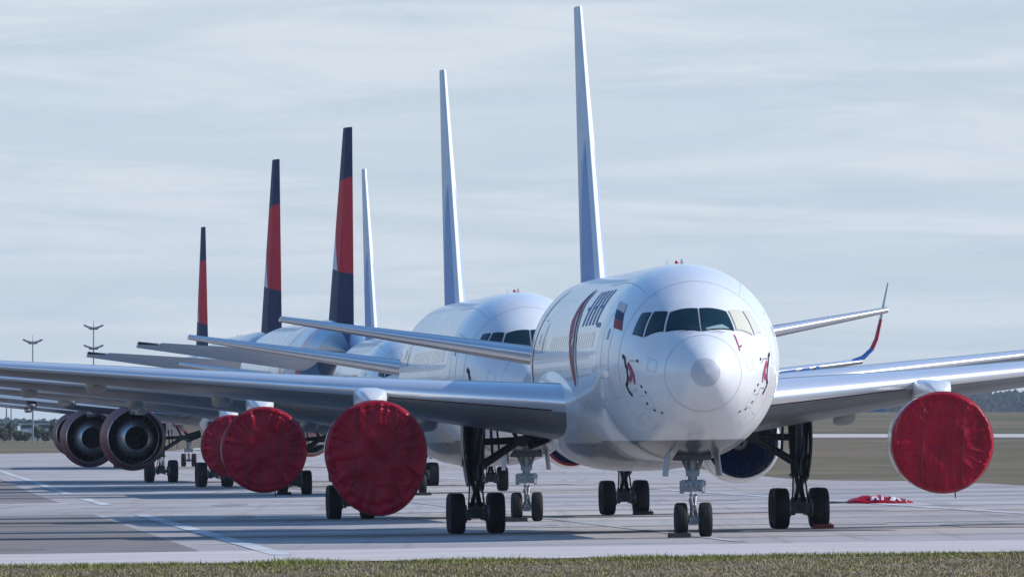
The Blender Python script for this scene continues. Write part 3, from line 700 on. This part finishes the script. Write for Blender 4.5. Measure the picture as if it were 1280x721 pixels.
    for sg in (-1, 1):
        for a in (0.62, 1.95):
            fus_ribbon(S, [(t, sg*a) for t in lin(3.9, 16.0, 13)], 0.018, 0.004, sub=2).build('skin_seam', 'panel_line', fu, fix=False)
        for (t0, t1, a0, a1) in ((2.15, 2.75, 1.98, 2.22), (3.0, 3.7, 2.25, 2.5), (1.5, 1.95, 1.25, 1.5)):
            fus_ribbon(S, [(t0, sg*a0), (t1, sg*a0), (t1, sg*a1), (t0, sg*a1), (t0, sg*a0)], 0.016, 0.006, sub=3).build('access_panel', 'panel_line', fu, fix=False)
        # cabin windows, one row a side
        for k in range(40):
            if k in (9, 22, 23): continue
            t = 8.6+k*0.92; fus_patch(S, [(t, sg*1.24), (t+0.30, sg*1.24), (t+0.30, sg*1.40), (t, sg*1.40)], 0.006, 1, 2).build('cabin_window', 'glass_dark', fu, fix=False)
        # entrance doors: outline, sill and handle plate
        for t in (4.95, 33.6):
            q = [(t, 1.02), (t+1.07, 1.02), (t+1.07, 1.72), (t, 1.72)]
            b = fus_ribbon(S, [(a_, sg*b_) for a_, b_ in q+[q[0]]], 0.03, 0.009); 
            fus_patch(S, [(t+0.4, sg*1.18), (t+0.62, sg*1.18), (t+0.62, sg*1.30), (t+0.4, sg*1.30)], 0.009, 1, 2, b, 0)
            b.build('door', 'panel_line', fu, fix=False)
        # national flag by the door, three stripes
        b = MB()
        for k in range(3 if (marks == 2 and sg < 0) else 0):
            e0, e1 = (k/3, (k+0.98)/3); q0, q1 = lerp(.86, 1.16, e0), lerp(.86, 1.16, e1)
            fus_patch(S, [(lerp(5.0, 4.1, e0), sg*q0), (lerp(6.2, 5.05, e0), sg*q0), (lerp(6.2, 5.05, e1), sg*q1), (lerp(5.0, 4.1, e1), sg*q1)], 0.013, 4, 3, b, k)
        if b.v: b.build('flag_marking', ['letter_white', 'flag_blue', 'red_paint'], fu, fix=False)
        if marks < 2:
            if marks:
                fus_ribbon(S, [(32.2, sg*1.05), (32.1, sg*1.22), (31.9, sg*1.40)], 0.22, 0.012).build('door_edge_glint', 'letter_white', fu, fix=False)  # specular highlight of the door edge, painted as a white ribbon
                fus_ribbon(S, [(3.62, sg*1.44), (3.40, sg*1.47), (3.34, sg*1.54), (3.22, sg*1.60)], 0.15, 0.012).build('nose_drawing', 'black_paint', fu, fix=False)
            continue
        # airline titles: broad blue italic strokes
        b = MB()
        for k, (t0, t1) in enumerate(((9.0, 9.7), (10.5, 11.1), (11.9, 12.6), (13.4, 14.1), (14.9, 15.5))):
            fus_patch(S, [(t0+1.1, sg*.72), (t1+1.1, sg*.72), (t1, sg*1.16), (t0, sg*1.16)], 0.010, 2, 6, b)
            if k % 2 == 0: fus_patch(S, [(t0+0.6, sg*.93), (t0+1.9, sg*.93), (t0+1.8, sg*.97), (t0+0.5, sg*.97)], 0.013, 2, 2, b)
        fus_patch(S, [(7.6, sg*1.14), (8.9, sg*1.14), (8.8, sg*1.19), (7.5, sg*1.19)], 0.010, 2, 2, b)
        b.build('lettering', 'title_blue', fu, fix=False)
        # red sash over the side, with a pale edge
        b = fus_ribbon(S, [(21.8, sg*.70), (21.0, sg*.95), (18.6, sg*1.22), (16.6, sg*1.5), (15.8, sg*1.72)], 0.75, 0.009)
        fus_ribbon(S, [(20.6, sg*.70), (19.8, sg*.95), (17.4, sg*1.22), (15.5, sg*1.5), (14.8, sg*1.72)], 0.5, 0.009, b, 1)
        b.build('sash_marking', ['red_paint', 'letter_white'], fu, fix=False)
        b = fus_ribbon(S, [(36.2, sg*.55), (36.4, sg*.95), (36.2, sg*1.35), (35.8, sg*1.75)], 0.35, 0.009); b.build('rear_sash_marking', 'red_paint', fu, fix=False)
        b = fus_ribbon(S, [(32.2, sg*1.05), (32.1, sg*1.22), (31.9, sg*1.40)], 0.22, 0.012); b.build('door_edge_glint', 'letter_white', fu, fix=False)  # white ribbon paints the glint off the rear door edge
        # ribbon drawing on the nose: black strokes with a dusky pink body
        b = fus_ribbon(S, [(3.62, sg*1.44), (3.40, sg*1.47), (3.34, sg*1.54), (3.22, sg*1.60), (3.20, sg*1.70), (3.30, sg*1.78), (3.46, sg*1.82), (3.38, sg*1.90), (3.22, sg*1.97)], 0.105, 0.012, None, 0)
        fus_ribbon(S, [(3.18, sg*1.52), (2.92, sg*1.60), (2.94, sg*1.70), (3.16, sg*1.76)], 0.16, 0.010, b, 1)
        fus_ribbon(S, [(2.98, sg*1.55), (2.75, sg*1.68), (2.80, sg*1.80)], 0.12, 0.010, b, 1)
        b.build('nose_drawing', ['black_paint', 'pink_paint'], fu, fix=False)
        # probes, ports and small placards low on the nose
        b = MB()
        for (t, a) in ((2.5, 1.40), (2.35, 1.80), (2.2, 1.90), (2.45, 2.10), (2.3, 2.25), (2.05, 2.35)): fus_patch(S, [(t, sg*a), (t+.09, sg*a), (t+.09, sg*(a+.045)), (t, sg*(a+.045))], 0.010, 1, 1, b)
        b.build('placard', 'black_paint', fu, fix=False)
        b = MB()
        for a in (1.45, 1.88):
            p = S(2.75, sg*a); nn = fus_normal(S, 2.75, sg*a); b.tube(p, p+nn*0.13, 0.02, n=8); b.tube(p+nn*0.13, p+nn*0.13+Vector((0, -0.22, 0)), 0.016, 0.010, n=8)
        b.build('probe', 'bare_metal', fu)
        if sg > 0:
            b = fus_ribbon(S, [(1.85, .70), (1.62, .85), (1.40, 1.02)], 0.07, 0.010); fus_ribbon(S, [(1.74, .95), (1.52, .93)], 0.05, 0.012, b); b.build('nose_scuff', 'pink_paint', fu, fix=False)
    return root
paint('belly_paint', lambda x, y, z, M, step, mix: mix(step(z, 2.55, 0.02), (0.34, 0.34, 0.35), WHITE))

UN = lambda s: (s/math.hypot(s, 1), 1/math.hypot(s, 1))
white_e = dict(shell='white'); blue_e = dict(shell='white', lip='bare_metal'); redlip = dict(shell='white', lip='nacelle_red')
red_e = dict(shell='red', pylon='pylon_blue_grey')
def fwd_us(s): u = UN(s); return (u[0], -u[1])
def fwd_away(s): u = UN(s); return (-u[0], u[1])
GA, GB = 'white airliners facing the camera', 'navy tailed airliners facing away'
def with_dihedral(d): return dict(P767, wing=dict(P767['wing'], dih=d))
PB, PC = with_dihedral(0.093), with_dihedral(0.104)
A = make_airliner(P767, 'passenger_jet', 'nearest white twin engine airliner, two red engine covers and a grey nose tip', 3.61, 356, fwd_us(.0558), -0.0155, GA, [white_e, white_e], 2)
B = make_airliner(PB, 'passenger_jet', 'second white airliner half hidden behind the nearest one, one red engine cover', -0.83, 421, fwd_us(.0580), -0.0165, GA, [white_e, blue_e], 1)
Cc = make_airliner(PC, 'passenger_jet', 'farthest white airliner, raised red and blue winglet behind the nearest nose', -5.65, 587.5, fwd_us(.0555), -0.020, GA, [white_e, redlip], 1)
D = make_airliner(P777, 'wide_body_jet', 'airliner facing away with the tallest red and navy tail fin', -10.45, 663.5, fwd_away(.071), 0.0, GB, [red_e, red_e])
Ee = make_airliner(P777, 'wide_body_jet', 'airliner facing away with the middle one of the three red and navy fins', -15.35, 736.5, fwd_away(.065), 0.0, GB, [red_e, red_e])
Ff = make_airliner(P777, 'wide_body_jet', 'most distant airliner, shortest of the red and navy tail fins', -25.0, 979, fwd_away(.046), 0.0, GB, [red_e, red_e])
# blue registration blocks low on the leading edge of the third jet's left wing
def wing_blocks(root):
    wing = [o for o in root.children if o.name.startswith('wing')][1]
    W = PC['wing']; b = MB()
    for (xa, xb) in ((14.6, 18.3), (18.7, 19.5), (19.8, 20.2), (20.5, 20.7)):
        rows = []
        for x in lin(xa, xb, 3):
            q = (x-W['x0'])/(W['x1']-W['x0']); z = W['z0']+(x-W['x0'])*W['dih']; y = W['le0']+(x-W['x0'])*W['sw']
            rows.append([(x, y-0.03, z+0.02), (x, y-0.05, z-0.12), (x, y+0.10, z-0.30), (x, y+0.3, z-0.36), (x, y+0.3, z-0.1)])
        b.grid(rows, close_u=True); b.poly(rows[0]); b.poly(rows[-1])
    b.build('slat_marking', 'blue_paint', wing)
wing_blocks(Cc)

# ------------------------------------------------------------------ engine covers (fabric, tied over the inlets)
def make_cover(root, P, sg, label, seed, bag=0.0, dr=0.0, skirt=1.0):
    E = P['eng']; r = E['r']+dr; nt_, b = 220, MB()
    def wr(th, y):
        v = Vector((math.cos(th)*3, math.sin(th)*3, seed*7.3+y*1.4))
        return noise.noise(v)*0.5+noise.noise(v*2.7)*0.3+noise.noise(v*6)*0.2
    rows = []
    nr = 44
    for i in range(nr+1):                      # front disc, from the centre out
        q = i/nr; row = []
        for k in range(nt_):
            th = 2*math.pi*k/nt_; rad = r*0.955*q
            x, z = rad*math.sin(th), rad*math.cos(th)
            y = -0.10+0.05*q*q
            rdg = lambda v: (1-abs(noise.noise(v))*2.2)**3 if abs(noise.noise(v)) < 0.45 else 0.0
            fold = noise.noise(Vector((x*1.3+seed, z*0.5, seed)))*0.12+noise.noise(Vector((x*2.0+z*1.6, z*2.2-x, seed+8)))*0.07
            fold -= 0.028*rdg(Vector((x*1.5+z*0.35, z*0.45, seed+3)))*sstep(q, .2, .5)+0.02*rdg(Vector((x*0.9-z*1.1, z*1.2+x*0.6, seed+13)))*sstep(q, .3, .6)
            rad_f = wr(th*1.0, 0)*0.06*sstep(q, 0.45, 0.95)-0.085*rdg(Vector((math.cos(th)*5, math.sin(th)*5, seed+q*0.5)))*sstep(q, .40, .97)
            row.append([x, y+fold*(1-0.6*q)+rad_f*0.7+0.03*math.exp(-((q-0.93)/0.018)**2), z])
        rows.append(row)
    for (y, kr) in ((-0.06, 0.975), (-0.02, 1.002), (0.03, 1.02), (0.09, 1.012), (0.15, 0.998), (0.30, 1.0), (0.5, 1.008), (0.7, 1.016), (skirt-0.12, 1.02), (skirt-0.05, 1.006), (skirt, 1.012)):
        row = []
        for k in range(nt_):
            th = 2*math.pi*k/nt_; rr = r*kr+wr(th, y)*0.035*(0.4+y); row.append([rr*math.sin(th), y+0.05*wr(th*1.3, 9)*(y > 0.6), rr*math.cos(th)])
        rows.append(row)
    if bag:
        for row in rows:
            for p in row:
                rad = math.hypot(p[0], p[2])/r
                if p[2] < 0:
                    k = sstep(rad, 0.45, 1.0); p[2] *= 1+bag*(1+0.25*p[0]/r)*k
                    p[1] -= 0.10*k*max(0.0, -p[2]/r-0.3)*(1.2-rad); p[1] += 0.06*noise.noise(Vector((p[0]*3, p[2]*6, seed)))*k
    b.grid(rows, close_u=True)
    o = b.build('engine_cover', 'cover_red', angle=80)
    o.parent = None
    mw = root.matrix_basis @ Matrix.Translation((sg*E['x'], E['y']-0.015, E['z']))
    o.location = mw.to_translation(); o.rotation_euler = root.rotation_euler
    tag(o, label, 'engine cover', 'red fabric engine covers')
    me = o.data
    for x0 in (-0.42*r, 0.40*r):
        sm = MB(); rws = []
        pts = sorted(((abs(v.co.x-x0-0.04*math.sin(v.co.z*2)), v.co.z, v.co.y) for v in me.vertices if v.co.y < 0.2 and abs(v.co.x-x0) < 0.10), key=lambda q: q[1])
        zs = lin(-0.80*r, 0.86*r, 34)
        for z in zs:
            near = [p for p in pts if abs(p[1]-z) < 0.12]
            if not near: continue
            yy = min(p[2] for p in near); xx = x0+0.04*math.sin(z*2)
            rws.append([(xx-0.016, yy-0.004, z), (xx, yy-0.009, z), (xx+0.016, yy-0.004, z), (xx, yy+0.02, z)])
        if len(rws) > 3: sm.grid(rws, close_u=True); sm.build('seam', 'cover_dark', o)
    t = MB()      # hem rope round the rim, and the loose cord that hangs from it
    n = 96; ring = []
    for k in range(n):
        th = 2*math.pi*k/n; th2 = math.atan2(math.sin(th)-0.08, -(-math.cos(th)*-1)) if False else th
        x, z = r*1.02*math.sin(th), r*1.02*math.cos(th)
        if bag:
            z *= 1+bag*(1+0.25*x/r) if z < 0 else 1
        ring.append(Vector((x, 0.06, z)))
    rws = []
    for k in range(n):
        p = ring[k]; er = Vector((p.x, 0, p.z)).normalized()
        rws.append([p+er*0.022*math.cos(a)+Vector((0, 0.03*math.sin(a), 0)) for a in [2*math.pi*j/8 for j in range(8)]])
    t.grid(rws, close_u=True, close_v=True); t.build('hem', 'cover_dark', o)
    if not bag:
        s = MB(); s.tube((0.35, 0.5, -r*0.97), (0.37, 0.52, -r*0.97-0.22), 0.02, n=6); s.build('cord', 'rope', o)
    return o
make_cover(A, P767, -1, 'largest red engine cover, baggy and sagging low towards the pavement', 1.0, bag=0.27)
make_cover(A, P767, 1, 'round red engine cover standing clear at the right edge of the photo', 2.0)
make_cover(B, P767, -1, 'middle red engine cover, on the second white jet', 3.0)
make_cover(Cc, P767, -1, 'red engine cover half hidden behind the middle cover', 4.0, bag=0.06)
make_cover(Ee, P777, -1, 'dark red inlet cover peeking out past the leftmost open exhaust', 5.0, dr=0.17, skirt=1.6)

# ------------------------------------------------------------------ chocks, cover heap, marker
def world(root, p): return root.matrix_basis @ Vector(p)
def make_chock(root, p, lng, label, m='chock_black'):
    q = world(root, p); b = MB(); h, d = 0.13, 0.2
    prof = [(-d/2, 0), (d/2, 0), (d*0.28, h), (-d*0.28, h)]
    rows = [[(x, y, z) for y, z in prof] for x in (-lng/2, -lng/2+0.02, lng/2-0.02, lng/2)]
    for r_ in (rows[0], rows[-1]):
        for k, (x, y, z) in enumerate(r_): r_[k] = (x, y*0.85, z*0.9)
    b.grid(rows, close_u=True); b.poly(rows[0]); b.poly(rows[-1])
    b.tube((lng/2-0.1, 0, h), (lng/2-0.1, 0, h+0.05), 0.02, n=6)
    o = b.build('wheel_chock', m, angle=30)
    o.location = (q.x, q.y, ground_z(q.x, q.y)+0.031); o.rotation_euler = (0, 0, root.rotation_euler.z)
    tag(o, label, 'wheel chock', 'wheel chocks'); return o
make_chock(A, (-0.42, -23.33, 0), 0.62, 'black chock at the nose wheels of the nearest jet')
make_chock(A, (5.22, -1.40, 0), 0.62, 'dark red chock under the right hand main wheels of the nearest jet', 'chock_red')
make_chock(B, (-0.42, -23.33, 0), 0.8, 'black chock at the nose wheels of the second white jet')
make_chock(B, (5.2, -1.42, 0), 0.7, 'black chock at the right hand main wheels of the second white jet')
make_chock(Cc, (0.3, -23.33, 0), 0.8, 'black chock at the nose wheel beside the largest red cover')
make_chock(Cc, (-5.2, -1.42, 0), 0.7, 'black chock at the main wheels below the middle red cover')

b = MB(); rows = []; n1, n2 = 70, 22
for i in range(n1+1):
    u = i/n1; x = lerp(-1.25, 1.3, u); hgt = (0.34*math.sin(math.pi*min(1, u*1.02+0.01))**0.45)*(1-0.30*u)
    row = []
    for j in range(n2+1):
        a = math.pi*j/n2; wv = noise.noise(Vector((x*2.4, a*1.6, 1)))*0.4+noise.noise(Vector((x*6, a*3, 5)))*0.28
        wd = 0.55*math.sin(math.pi*min(1, u*0.96+0.03))**0.4
        row.append((x+0.05*wv, -wd*math.cos(a)*(1+0.25*wv), max(0.0, hgt*math.sin(a)*(1+0.55*wv))))
    rows.append(row)
b.grid(rows)
hx, hy = 13.75, 463.0
heap = b.build('cover_heap', 'cover_red', angle=80, fix=False)
heap.location = (hx, hy, ground_z(hx, hy)+0.035); heap.rotation_euler = (0, 0, R(4))
tag(heap, 'crumpled red fabric cover with white lettering lying on the pavement', 'fabric cover')
b = MB()
for (x0, x1, tl) in ((-0.42, -0.30, .10), (-0.18, -0.09, -.05), (-0.02, 0.08, .03), (0.30, 0.50, .10), (0.66, 0.76, -.12), (0.92, 0.95, .03)):
    rr = []
    for i in range(4):
        row = []
        for j in range(5):
            a = lerp(0.42, 1.15, j/4)*1.0; x = lerp(x0, x1, i/3)+tl*(j/4); u = (x+1.25)/2.55
            hgt = (0.34*math.sin(math.pi*min(1, u*1.02+0.01))**0.45)*(1-0.30*u); wv = noise.noise(Vector((x*2.4, a*1.6, 1)))*0.4+noise.noise(Vector((x*6, a*3, 5)))*0.28
            wd = 0.55*math.sin(math.pi*min(1, u*0.96+0.03))**0.4
            row.append((x+0.05*wv, -wd*math.cos(a)*(1+0.25*wv)-0.012, hgt*math.sin(a)*(1+0.55*wv)+0.008))
        rr.append(row)
    b.grid(rr); b.build('lettering', 'letter_white', heap, fix=False); b = MB()
b = MB(); pts = [(-1.2, -0.1, .05), (-1.5, -0.2, .04), (-1.9, -0.15, .03), (-2.2, -0.25, .03)]
for p, q in zip(pts, pts[1:]): b.tube(p, q, 0.035, n=8)
b.build('strap', 'rope', heap)

mx, my = 24.2, 655.0
m = thing('marker_lamp', 'small white edge marker on the grass below the right red cover', 'marker light', (mx, my, ground_z(mx, my)))
b = MB(); b.lathe([(0, 0.12), (0.04, 0.12), (0.05, 0.04), (0.28, 0.035)], (0, 0, 0), 'Z', 14); b.build('stem', 'mast_steel', m)
b = MB(); b.lathe([(0.27, 0.09), (0.36, 0.10), (0.43, 0.06), (0.45, 0.004)], (0, 0, 0), 'Z', 14); b.build('lamp', 'letter_white', m)

# ------------------------------------------------------------------ grass verge in the foreground
b = MB(); rnd = random.Random(3)
for k in range(85000):
    X = rnd.uniform(-13.5, 14); Y = 284.25+0.5*noise.noise(Vector((X*0.9, 2, 7)))+0.35*noise.noise(Vector((X*3.1, 5, 7)))-(rnd.random()**1.5)*46
    X *= Y/284
    edge = Y > 281.5
    pn = noise.noise(Vector((X*0.5, Y*0.12, 3)))
    if pn < -0.15 and rnd.random() < 0.6 and not edge: continue
    h = rnd.uniform(0.02, 0.075)*(1.5 if edge else 0.85)*(1+0.9*pn)*(1.8 if rnd.random() < 0.02 else 1); wd = rnd.uniform(0.008, 0.02)
    a = rnd.uniform(0, math.pi); dx, dy = math.cos(a)*wd, math.sin(a)*wd; lx, ly = rnd.gauss(0, h*0.4), rnd.gauss(0, h*0.4)
    z = ground_z(X, Y)
    gr = sstep(Y, 272, 281); mi = 0 if rnd.random() < 0.12+0.62*gr+0.5*pn else (1 if rnd.random() < 0.45 else 2)
    b.poly([(X-dx, Y-dy, z), (X+dx, Y+dy, z), (X+lx, Y+ly, z+h)], mi)
mat('grass_green', (0.23, 0.225, 0.035), 0.8, col2=(0.15, 0.16, 0.025), vscale=0.6)
mat('grass_dry', (0.36, 0.27, 0.16), 0.8); mat('grass_olive', (0.22, 0.18, 0.07), 0.8)
g = b.build('grass', ['grass_green', 'grass_olive', 'grass_dry'], fix=False, smooth=False); tag(g, None, None, None, 'stuff')

# ------------------------------------------------------------------ far field: masts, buildings, trees
def at_px(px, Y): return (px-640)*Y/F_PX
def z_px(py, Y): return CAM_H+(HOR-py)*Y/F_PX
def mast(px, tiers, Y, label, wd=22):
    X = at_px(px, Y); g0 = ground_z(X, Y); top = z_px(tiers[0], Y)-g0; k = Y/F_PX
    m = thing('light_mast', label, 'light mast', (X, Y, g0), group='floodlight masts')
    b = MB(); b.tube((0, 0, -0.3), (0, 0, top), 0.20, 0.11, 12); b.tube((0, 0, top), (0, 0, top+1.0), 0.05, n=6); b.build('pole', 'mast_steel', m)
    for t in tiers:
        z = z_px(t, Y)-g0; h = MB(); half = wd/2*k
        h.box((0, 0, z-0.45), (half*1.1, 0.5, 0.22))
        for s in (-1, 1):
            h.tube((0, 0, z-0.6), (s*half*0.75, 0, z-0.2), 0.10, n=6)
            for q in (0.35, 0.68, 1.0): h.box((s*half*q*0.95, -0.2, z-0.42+0.42*q*q), (half*0.36, 0.5, 0.34), 0, Matrix.Rotation(R(-22*s*q), 3, 'Y'))
        h.tube((-half*0.5, 0, z-0.62), (half*0.5, 0, z-0.62), 0.12, n=6); h.build('lamp_head', 'mast_steel', m)
mast(41, (425,), 2300, 'single headed floodlight mast at the far left above the wings')
mast(117, (407, 432), 2300, 'tall floodlight mast with two tiers of lamps')
mast(8, (503,), 2450, 'small lamp mast under the left wings, nearer the photo edge', 9)
mast(14, (502,), 2450, 'small lamp mast under the left wings, next to the dark tree', 8)

def building(pxa, pxb, pyt, Y, depth, wallm, label, rows_=1, roof='flat'):
    Xa, Xb = at_px(pxa, Y), at_px(pxb, Y); xm = (Xa+Xb)/2; g0 = min(ground_z(Xa, Y), ground_z(Xb, Y)); h = z_px(pyt, Y)-g0; wx = Xb-Xa
    m = thing('airport_building', label, 'building', (xm, Y, g0))
    b = MB(); b.box((0, depth/2, h/2-0.2), (wx, depth, h+0.4)); wl = b.build('wall', wallm, m)
    if roof == 'flat':
        b = MB(); b.box((0, depth/2, h+0.12), (wx+0.5, depth+0.5, 0.24)); b.build('roof', 'roof_dark', m)
    else:
        b = MB(); rw = []
        for y in (-0.3, depth+0.3): rw.append([(wx/2*1.03*math.cos(a), y, h+0.2*wx*math.sin(a)*0.5) for a in lin(0, math.pi, 13)])
        b.grid(rw); b.poly(rw[0]); b.poly(rw[1]); b.build('roof', wallm, m)
    nw = max(2, int(wx/3.2))
    for r_ in range(rows_):
        for k in range(nw):
            b = MB(); b.box((-wx/2+(k+0.5)*wx/nw, -0.02, h*(r_+0.6)/rows_-0.1), (wx/nw*0.6, 0.12, h/rows_*0.42)); b.build('window', 'window_dark', m)
building(-14, 22, 531, 2520, 14, 'wall_grey', 'grey flat roofed building at the left edge under the wings', 2)
building(22, 66, 528, 2600, 16, 'wall_white', 'long pale building between the trees at the far left', 2)
building(64, 92, 536, 2560, 12, 'wall_white', 'low white hangar beside the leftmost open exhaust', 1, 'arch')
building(1084, 1106, 505, 2560, 12, 'wall_blue', 'bright blue shed on the far field left of the right red cover', 1)
building(1068, 1083, 509, 2560, 10, 'wall_brick', 'low brick hut touching the bright blue shed', 1)
def foliage(b, c, rx, ry, rz, n, size, rnd, mi=0):
    for k in range(n):
        while True:
            p = Vector((rnd.uniform(-1, 1), rnd.uniform(-1, 1), rnd.uniform(-1, 1)))
            if p.length < 1 and p.length > 0.35: break
        q = 1+0.35*noise.noise(p*2.3+Vector(c)); p = Vector((p.x*rx*q, p.y*ry*q, p.z*rz*q))+Vector(c)
        u = Vector((rnd.gauss(0, 1), rnd.gauss(0, 1), rnd.gauss(0, 1))).normalized(); v = u.orthogonal().normalized(); s = size*rnd.uniform(0.5, 1.3)
        b.poly([p-u*s-v*s*0.6, p+u*s-v*s*0.4, p+u*s*0.7+v*s*0.6, p-u*s*0.8+v*s*0.5], mi)
def tree(px, pyt, wpx, Y, label, fm, seed, bare=0.25):
    rnd = random.Random(seed); X = at_px(px, Y); g0 = ground_z(X, Y); h = z_px(pyt, Y)-g0; wx = wpx*Y/F_PX
    t = thing('broadleaf_tree', label, 'tree', (X, Y, g0), group='trees and bushes far left')
    b = MB(); b.tube((0, 0, -0.3), (0.05, 0, h*0.55), 0.16, 0.09, 8)
    for k in range(7):
        a = rnd.uniform(0, 6.28); z0 = h*rnd.uniform(0.15, 0.5); b.tube((0, 0, z0), (math.cos(a)*wx*0.35, math.sin(a)*wx*0.35, z0+h*0.3), 0.06, 0.02, 6)
    b.build('trunk', 'bark', t)
    b = MB()
    for k in range(6):
        a = rnd.uniform(0, 6.28); rr = wx*0.27*rnd.uniform(0.2, 1)
        foliage(b, (math.cos(a)*rr, math.sin(a)*rr, h*rnd.uniform(0.35, 0.72)), wx*0.30, wx*0.28, h*0.30, 200, 0.27, rnd)
    b.build('crown', fm, t, smooth=False, fix=False)
for k, (px, py, wp, Y, lab, fm) in enumerate((
    (4, 533, 16, 2330, 'olive bush at the very left edge on the far grass', 'foliage_2'),
    (13, 525, 13, 2340, 'dark upright tree in front of the grey building at left', 'foliage_1'),
    (31, 538, 13, 2330, 'dark low bush in front of the long pale building, leftmost', 'foliage_1'),
    (47, 532, 17, 2340, 'dark tree covering the middle of the long pale building', 'foliage_0'),
    (57, 539, 12, 2330, 'small round bush right of the tree before the pale building', 'foliage_1'),
    (66, 525, 12, 2420, 'pale bare topped tree rising behind the leftmost open exhaust', 'foliage_2'),
    (78, 530, 12, 2400, 'dark tree touching the leftmost open exhaust', 'foliage_0'),
    (22, 538, 13, 2345, 'wide dark bush between the upright tree and the low bush, far left', 'foliage_0'),
    (87, 536, 14, 2360, 'dark bush just left of the rim of the leftmost open exhaust', 'foliage_1'),
    (38, 524, 16, 2680, 'broad hazy tree behind the long pale building', 'foliage_0'),
    (-8, 526, 16, 2680, 'hazy tree behind the grey building, cut by the photo edge', 'foliage_0'))):
    tree(px, py, wp, Y, lab, fm, 40+k)
for px, Y, lab in ((20, 2480, 'white van parked beside the dark upright tree, far left'),):
    X = at_px(px, Y); v = thing('parked_van', lab, 'van', (X, Y, ground_z(X, Y)))
    b = MB(); pr = [(-2.3, .35), (-2.3, 1.0), (-1.5, 1.15), (-0.9, 1.9), (2.2, 1.95), (2.3, .35)]
    rw = [[(x, y, z) for x, z in pr] for y in (-0.9, 0.9)]; b.grid(rw, close_u=True); b.poly(rw[0]); b.poly(rw[1]); b.build('body', 'car_white', v)
    b = MB(); b.box((0.1, -0.91, 1.5), (2.6, 0.04, 0.5)); b.build('window', 'window_dark', v)
    for s in (-1.4, 1.4):
        b = MB(); b.lathe([(-1.0, 0.01), (-1.0, .33), (-0.75, .33), (-0.75, 0.01)], (s, 0, .34), 'Y', 16)
        b.build('wheel', 'rubber', v)
def bush(px, pyb, wpx, hpx, Y, label, seed):
    rnd = random.Random(seed); X = at_px(px, Y); s = Y/F_PX; b = MB()
    for k in range(4): foliage(b, (rnd.uniform(-.3, .3)*wpx*s, 0, hpx*s*0.45), wpx*s*0.3, wpx*s*0.25, hpx*s*0.5, 160, 0.22, rnd)
    o = b.build('bush', 'foliage_1', smooth=False, fix=False); o.location = (X, Y, ground_z(X, Y)); tag(o, label, 'bush', 'bushes on the far field')
bush(1176, 527, 26, 5, 1750, 'wide flat dark bush on the far field right of the red cover', 5)
bush(1190, 519, 12, 4, 2350, 'small dark bush just under the distant blue woodland', 6)
# woodland on the horizon: one mass
b = MB(); rnd = random.Random(11)
for k in range(26000):
    X = rnd.uniform(-600, 700); Y = rnd.uniform(8900, 9300)
    top = 13.5+3.5*noise.noise(Vector((X*0.03, 3, Y*0.01)))+3.2*noise.noise(Vector((X*0.07, 9, Y*0.02)))
    if X < 40: top *= 0.6+0.3*sstep(X, -60, 40)
    z = ground_z(X, Y)+top*rnd.random()**0.7
    u = Vector((rnd.gauss(0, 1), rnd.gauss(0, 1), rnd.gauss(0, 1))).normalized(); v = u.orthogonal().normalized(); s = rnd.uniform(1.2, 3.6)
    p = Vector((X, Y, z)); b.poly([p-u*s-v*s*0.7, p+u*s-v*s*0.5, p+u*s*0.8+v*s*0.7, p-u*s*0.7+v*s*0.6])
wd = b.build('woodland', 'woodland', smooth=False, fix=False); tag(wd, None, None, None, 'stuff')

# ------------------------------------------------------------------ air
b = MB(); b.box((0, 6000, 25.0), (8400, 13000, 58)); hz = b.build('haze', 'white_paint', smooth=False); tag(hz, None, None, None, 'stuff')
hm = bpy.data.materials.new('haze_air'); hm.use_nodes = True; hn = hm.node_tree.nodes
for n_ in list(hn):
    if n_.type == 'BSDF_PRINCIPLED': hn.remove(n_)
pv = hn.new('ShaderNodeVolumePrincipled'); pv.inputs['Color'].default_value = (0.72, 0.82, 0.96, 1); pv.inputs['Density'].default_value = 0.00003
pv.inputs['Anisotropy'].default_value = 0.2
hm.node_tree.links.new(pv.outputs[0], hn['Material Output'].inputs['Volume'])
hz.data.materials.clear(); hz.data.materials.append(hm)
